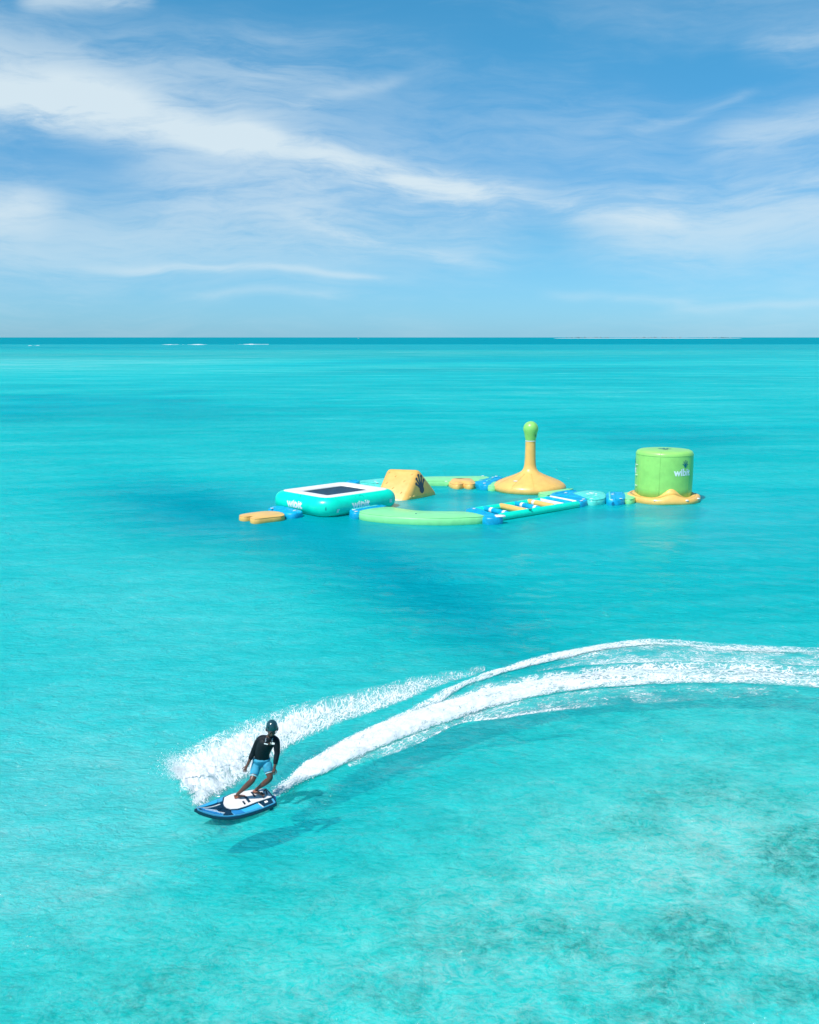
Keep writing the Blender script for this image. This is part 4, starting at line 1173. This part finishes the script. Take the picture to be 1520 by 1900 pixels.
drops = []      # droplet positions and sizes gathered while building the foam
def scatter(data, n, size, up, seed, power=2.0, out=None, jit=.05):
    g = np.random.default_rng(seed); x, y, z, de = [a.ravel() for a in data]
    p = np.clip(de, 0, 1) ** power; p = p / p.sum(); idx = g.choice(len(x), n, p=p)
    px = x[idx] + g.normal(0, jit, n); py = y[idx] + g.normal(0, jit, n); pz = z[idx] + g.exponential(up, n)
    if out is not None:
        k = g.exponential(.11, n); px += out[0] * k; py += out[1] * k
    drops.append(np.stack([px, py, pz, size * .52 * g.lognormal(-.35, .5, n)], 1))

# main trail
far = [(506, 1468), (530, 1451), (558, 1420), (585, 1402), (620, 1379), (700, 1338), (800, 1301), (900, 1270), (1000, 1250), (1100, 1237), (1200, 1229), (1300, 1228), (1400, 1229), (1520, 1237), (1700, 1250)]
near = [(510, 1477), (534, 1464), (570, 1447), (605, 1436), (645, 1417), (725, 1381), (820, 1345), (915, 1314), (1010, 1291), (1105, 1276), (1205, 1270), (1300, 1268), (1400, 1270), (1520, 1278), (1700, 1292)]
def d_main(s, t):
    c = 1 - np.abs(2 * t - 1) ** 2.6
    k = np.interp(s, [0, .05, .2, .55, .68, .8, 1], [.95, .92, .88, .76, .64, .54, .48])
    return np.clip(c * 1.35, 0, 1) ** .8 * k
def h_main(s, t):
    return np.interp(s, [0, .06, .15, .4, .7, 1], [.02, .09, .15, .14, .09, .05]) * (1 - np.abs(2 * t - 1) ** 2)
o, dt = ribbon('wake_foam', far, near, d_main, h_main, FOAM, 700, 40, 1, .25)
tag(o, 'thick white foam trail curving from the board to the right edge', 'wake', 'strips of foam left by the board', 'stuff')
scatter((dt[0][:420], dt[1][:420], dt[2][:420], dt[3][:420]), 5000, .007, .02, 2)
scatter(dt, 4000, .007, .012, 3, 1.0)

# outer crest ridge of the wake, and the lace between it and the trail
ridge = [(640, 1377), (700, 1347), (760, 1316), (830, 1281), (900, 1251), (970, 1230), (1040, 1213), (1110, 1200), (1180, 1190), (1235, 1189), (1300, 1194), (1400, 1201), (1540, 1205), (1700, 1210)]
far = [(x, y - 5) for x, y in ridge]; near = [(x + 4, y + 9) for x, y in ridge]
def d_ridge(s, t): return np.interp(s, [0, .12, .3, .5, .62, .70, .8, 1], [.35, .52, .62, .74, .68, .48, .42, .36]) * np.clip(1.5 * (1 - np.abs(2 * t - 1) ** 2), 0, 1)
o, dt = ribbon('wake_crest', far, near, d_ridge, lambda s, t: .07 * (1 - np.abs(2 * t - 1) ** 2), FOAM, 500, 14, 2, .35)
tag(o, 'thin broken foam line along the outer crest of the wake', 'wake', 'strips of foam left by the board', 'stuff')
scatter(dt, 2500, .006, .012, 5)
near = [(650, 1386), (705, 1353), (768, 1326), (845, 1300), (910, 1276), (985, 1252), (1050, 1240), (1120, 1235), (1190, 1232), (1240, 1231), (1300, 1231), (1400, 1233), (1540, 1240), (1700, 1256)]
def d_lace(s, t): return np.interp(s, [0, .2, .4, .55, .7, .85, 1], [.30, .20, .22, .42, .43, .40, .36]) * (.8 + .35 * np.abs(2 * t - 1)) * sstep(t, 0, .08) * sstep(1 - t, 0, .08)
o, dt = ribbon('wake_lace', [(x, y + 1) for x, y in ridge], near, d_lace, lambda s, t: 0 * s, FOAM, 500, 40, 3, .45, lift=.006)
tag(o, 'thin lacy foam between the wake crest and the main trail', 'wake', 'strips of foam left by the board', 'stuff')
scatter(dt, 2000, .006, .008, 6, 2)

# lace on the near side of the trail
far = [(640, 1412), (740, 1372), (840, 1335), (930, 1307), (1020, 1288), (1110, 1275), (1230, 1268), (1400, 1268), (1560, 1280)]
near = [(650, 1424), (760, 1389), (850, 1345), (930, 1335), (1020, 1322), (1110, 1314), (1230, 1308), (1400, 1296), (1560, 1300)]
def d_near(s, t):
    e = np.exp(-((t - .86) / .10) ** 2) * np.interp(s, [0, .2, .3, .45, .55, .65, 1], [.2, .45, .66, .66, .45, .1, 0])
    return np.maximum(e, np.interp(s, [0, .25, .6, .75, 1], [.38, .36, .34, .22, .12]) * sstep(t, 0, .1) * sstep(1 - t, 0, .15))
o, dt = ribbon('wake_lace', far, near, d_near, lambda s, t: 0 * s, FOAM, 360, 30, 4, .4, lift=.006)
tag(o, 'thin lacy foam fringe along the near side of the main trail', 'wake', 'strips of foam left by the board', 'stuff')
scatter(dt, 1500, .006, .008, 7, 3)

# spray sheet thrown to the far side of the board
far = [(299, 1430), (312, 1410), (335, 1392), (370, 1374), (415, 1353), (462, 1331), (510, 1318), (560, 1303), (620, 1290), (690, 1276), (760, 1258), (830, 1244), (900, 1232)]
near = [(338, 1508), (372, 1500), (405, 1478), (432, 1462), (456, 1450), (480, 1436), (510, 1412), (555, 1378), (615, 1352), (690, 1325), (760, 1298), (830, 1270), (900, 1245)]
def d_spray(s, t):
    n = np.interp(s, [0, .06, .2, .35, .5, .65, .85, 1], [.66, .94, .96, .84, .70, .57, .47, .3])
    e = (.25 + .75 * sstep(t, 0, .40)) * sstep(t, 0, .03) * (.2 + .8 * sstep(1 - t, 0, .22)) * sstep(s - .13 * fbm(t * 7 + 3, s * 5, 3) + .02, 0, .06)
    hole = 1 - .30 * np.exp(-((t - .75) / .18) ** 2 - ((s - .30) / .14) ** 2)
    return n * e * hole
def h_spray(s, t):
    return np.interp(s, [0, .05, .2, .35, .5, .7, 1], [.08, .22, .30, .22, .12, .05, .0]) * np.clip(np.sin(np.pi * np.clip(t, 0, 1) ** .8), 0, 1)
o, dt = ribbon('spray', far, near, d_spray, h_spray, FOAM_D, 420, 110, 5, .35)
tag(o, 'broad white spray sheet thrown up behind the board and rider', 'spray', None, 'stuff')
nn = 240
od = (-.85, .52)
scatter(tuple(a[:nn] for a in dt), 9000, .008, .030, 8, 1.5, od)
scatter(dt, 4000, .006, .012, 9, 2.0)
# fingers of droplets at the leading edge
lead = tuple(a[:60, :45] for a in dt); scatter(lead, 5000, .009, .04, 10, .8, (-.8, .2), .04)
# plume right behind the jet
g = np.random.default_rng(21); nz = ground(503, 1474, .12)
n = 1400; k = .15 + g.random(n) ** 1.5 * 1.2; dv = np.array((ground(560, 1437) - ground(505, 1472))[:2]); dv /= np.linalg.norm(dv)
jet = np.stack([nz.x + dv[0] * k + g.normal(0, .03 + .05 * k), nz.y + dv[1] * k + g.normal(0, .03 + .05 * k), .03 + .16 * np.sin(np.clip(k / 1.2, 0, 1) * 3.1) * g.random(n) + .02, .010 * g.lognormal(-.2, .5, n)], 1)
drops.append(jet)

def droplets():
    D = np.concatenate(drops); g = np.random.default_rng(5)
    D = D[D[:, 3] < .016]
    base = np.array([(1, 0, 0), (-1, 0, 0), (0, 1, 0), (0, -1, 0), (0, 0, 1), (0, 0, -1)], float)
    fc = np.array([(0, 2, 4), (2, 1, 4), (1, 3, 4), (3, 0, 4), (2, 0, 5), (1, 2, 5), (3, 1, 5), (0, 3, 5)])
    n = len(D); st = g.uniform(.6, 1.5, (n, 1, 3)); co = D[:, None, :3] + base[None] * D[:, 3][:, None, None] * st
    tri = (fc[None] + 6 * np.arange(n)[:, None, None]).reshape(-1, 3)
    m = material('spray_droplets', (.84, .87, .89), .5, mottle=.02)
    o = from_np('spray_droplets', co.reshape(-1, 3), tri, m)
    tag(o, 'cloud of tiny white water drops flying over the spray and wake', 'spray', None, 'stuff')
droplets()

# ------------------------------------------------------------------ far surf, boat, islet
def surf_line(x0, x1, y, th, seed, label):
    n = 120; g = np.random.default_rng(seed); bm = bmesh.new(); prev = None
    for i in range(n + 1):
        px = x0 + (x1 - x0) * i / n; e = math.sin(math.pi * i / n) ** .5
        gap = fbm(np.array([px * .06 + seed]), np.array([seed * 3.3]), 3)[0]
        k = max(0, e * (gap - .38) * 1.8)
        a = ground(px, y - th * .35 * k); b = ground(px, y + th * .5 * k)
        hz = .9 * k
        cur = [bm.verts.new(a), bm.verts.new((a + b) / 2 + Vector((0, 0, hz))), bm.verts.new(b)]
        if prev:
            bm.faces.new((prev[0], cur[0], cur[1], prev[1])); bm.faces.new((prev[1], cur[1], cur[2], prev[2]))
        prev = cur
    o = from_bm('surf_line', bm, M['print_white']); tag(o, label, 'breaking wave', 'far breakers on the reef edge', 'stuff')
surf_line(300, 388, 639.4, 1.3, 3, 'longer white breaker on the reef edge at the left of the horizon')
surf_line(410, 500, 639.0, .9, 9, 'faint white breaker right of the longer one near the horizon')
surf_line(52, 74, 641.2, 1.1, 5, 'short white breaker at the far left below the horizon')

def far_boat():
    c = ground(665.5, 628.5); root = empty('motor_boat', c, (0, 0, .3))
    thing(root, 'tiny white motor boat far away on the horizon', 'boat')
    L, W_ = 12, 4
    bm = bmesh.new(); rings = []
    for u, wd, sh in ((-.5, .8, 1.6), (-.2, 1, 1.6), (.15, .95, 1.8), (.38, .55, 2.2), (.5, .03, 2.6)):
        rings.append([bm.verts.new((u * L, s * W_ / 2 * wd * k, z)) for s, k, z in ((-1, 1, sh), (-1, .7, -.4), (1, .7, -.4), (1, 1, sh))])
    for a, b in zip(rings, rings[1:]):
        for k in range(4): bm.faces.new((a[k], a[(k + 1) % 4], b[(k + 1) % 4], b[k]))
    bm.faces.new(rings[0]); bm.faces.new(rings[-1]); from_bm('hull', bm, M['white'], root, False)
    bm = bmesh.new(); box(bm, Vector((-1, 0, 2.7)), (5, 2.8, 2.2)); bmesh.ops.bevel(bm, geom=bm.edges[:], offset=.4, segments=2, affect='EDGES'); from_bm('cabin', bm, M['white'], root)
    bm = bmesh.new(); box(bm, Vector((1.3, 0, 3.1)), (.5, 2.4, .8)); from_bm('windscreen', bm, M['print_teal'], root)
far_boat()

def islet():
    D = 9000.0; s = F / (D * CP); g = np.random.default_rng(8)
    x0, x1 = (1028 - 760) / s, (1376 - 760) / s; n = 160
    sand = material('hazed_sand', (.40, .52, .58), .9); scrub = material('hazed_scrub', (.20, .34, .36), .9, mottle=.3, mscale=.02)  # distance haze is painted into both colours
    bm = bmesh.new(); prev = None
    for i in range(n + 1):
        x = x0 + (x1 - x0) * i / n; e = math.sin(math.pi * min(1, max(0, i / n))) ** .35
        h = (4 + 3.5 * fbm(np.array([i * .09]), np.array([2.0]), 3)[0]) * e
        cur = [bm.verts.new((x, D - 60 * e, -1)), bm.verts.new((x, D - 20 * e, h)), bm.verts.new((x, D + 30 * e, h)), bm.verts.new((x, D + 80 * e, -1))]
        if prev:
            for a in range(3): bm.faces.new((prev[a], cur[a], cur[a + 1], prev[a + 1]))
        prev = cur
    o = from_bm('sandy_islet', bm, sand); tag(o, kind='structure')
    # low treeline, reads as one mass at this distance
    bm = bmesh.new()
    for k in range(170):
        x = g.uniform(x0 + 80, x1 - 60); r_ = g.uniform(2.5, 7)
        if fbm(np.array([x * .006]), np.array([7.7]), 2)[0] < .42: continue
        bmesh.ops.create_icosphere(bm, subdivisions=1, radius=1, matrix=Matrix.Translation((x, D + g.uniform(0, 20), 6 + r_ * .5)) @ Matrix.Diagonal((r_ * 1.6, r_, r_ * .8, 1)))
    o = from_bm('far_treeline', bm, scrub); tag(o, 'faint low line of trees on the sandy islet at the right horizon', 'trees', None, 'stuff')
islet()
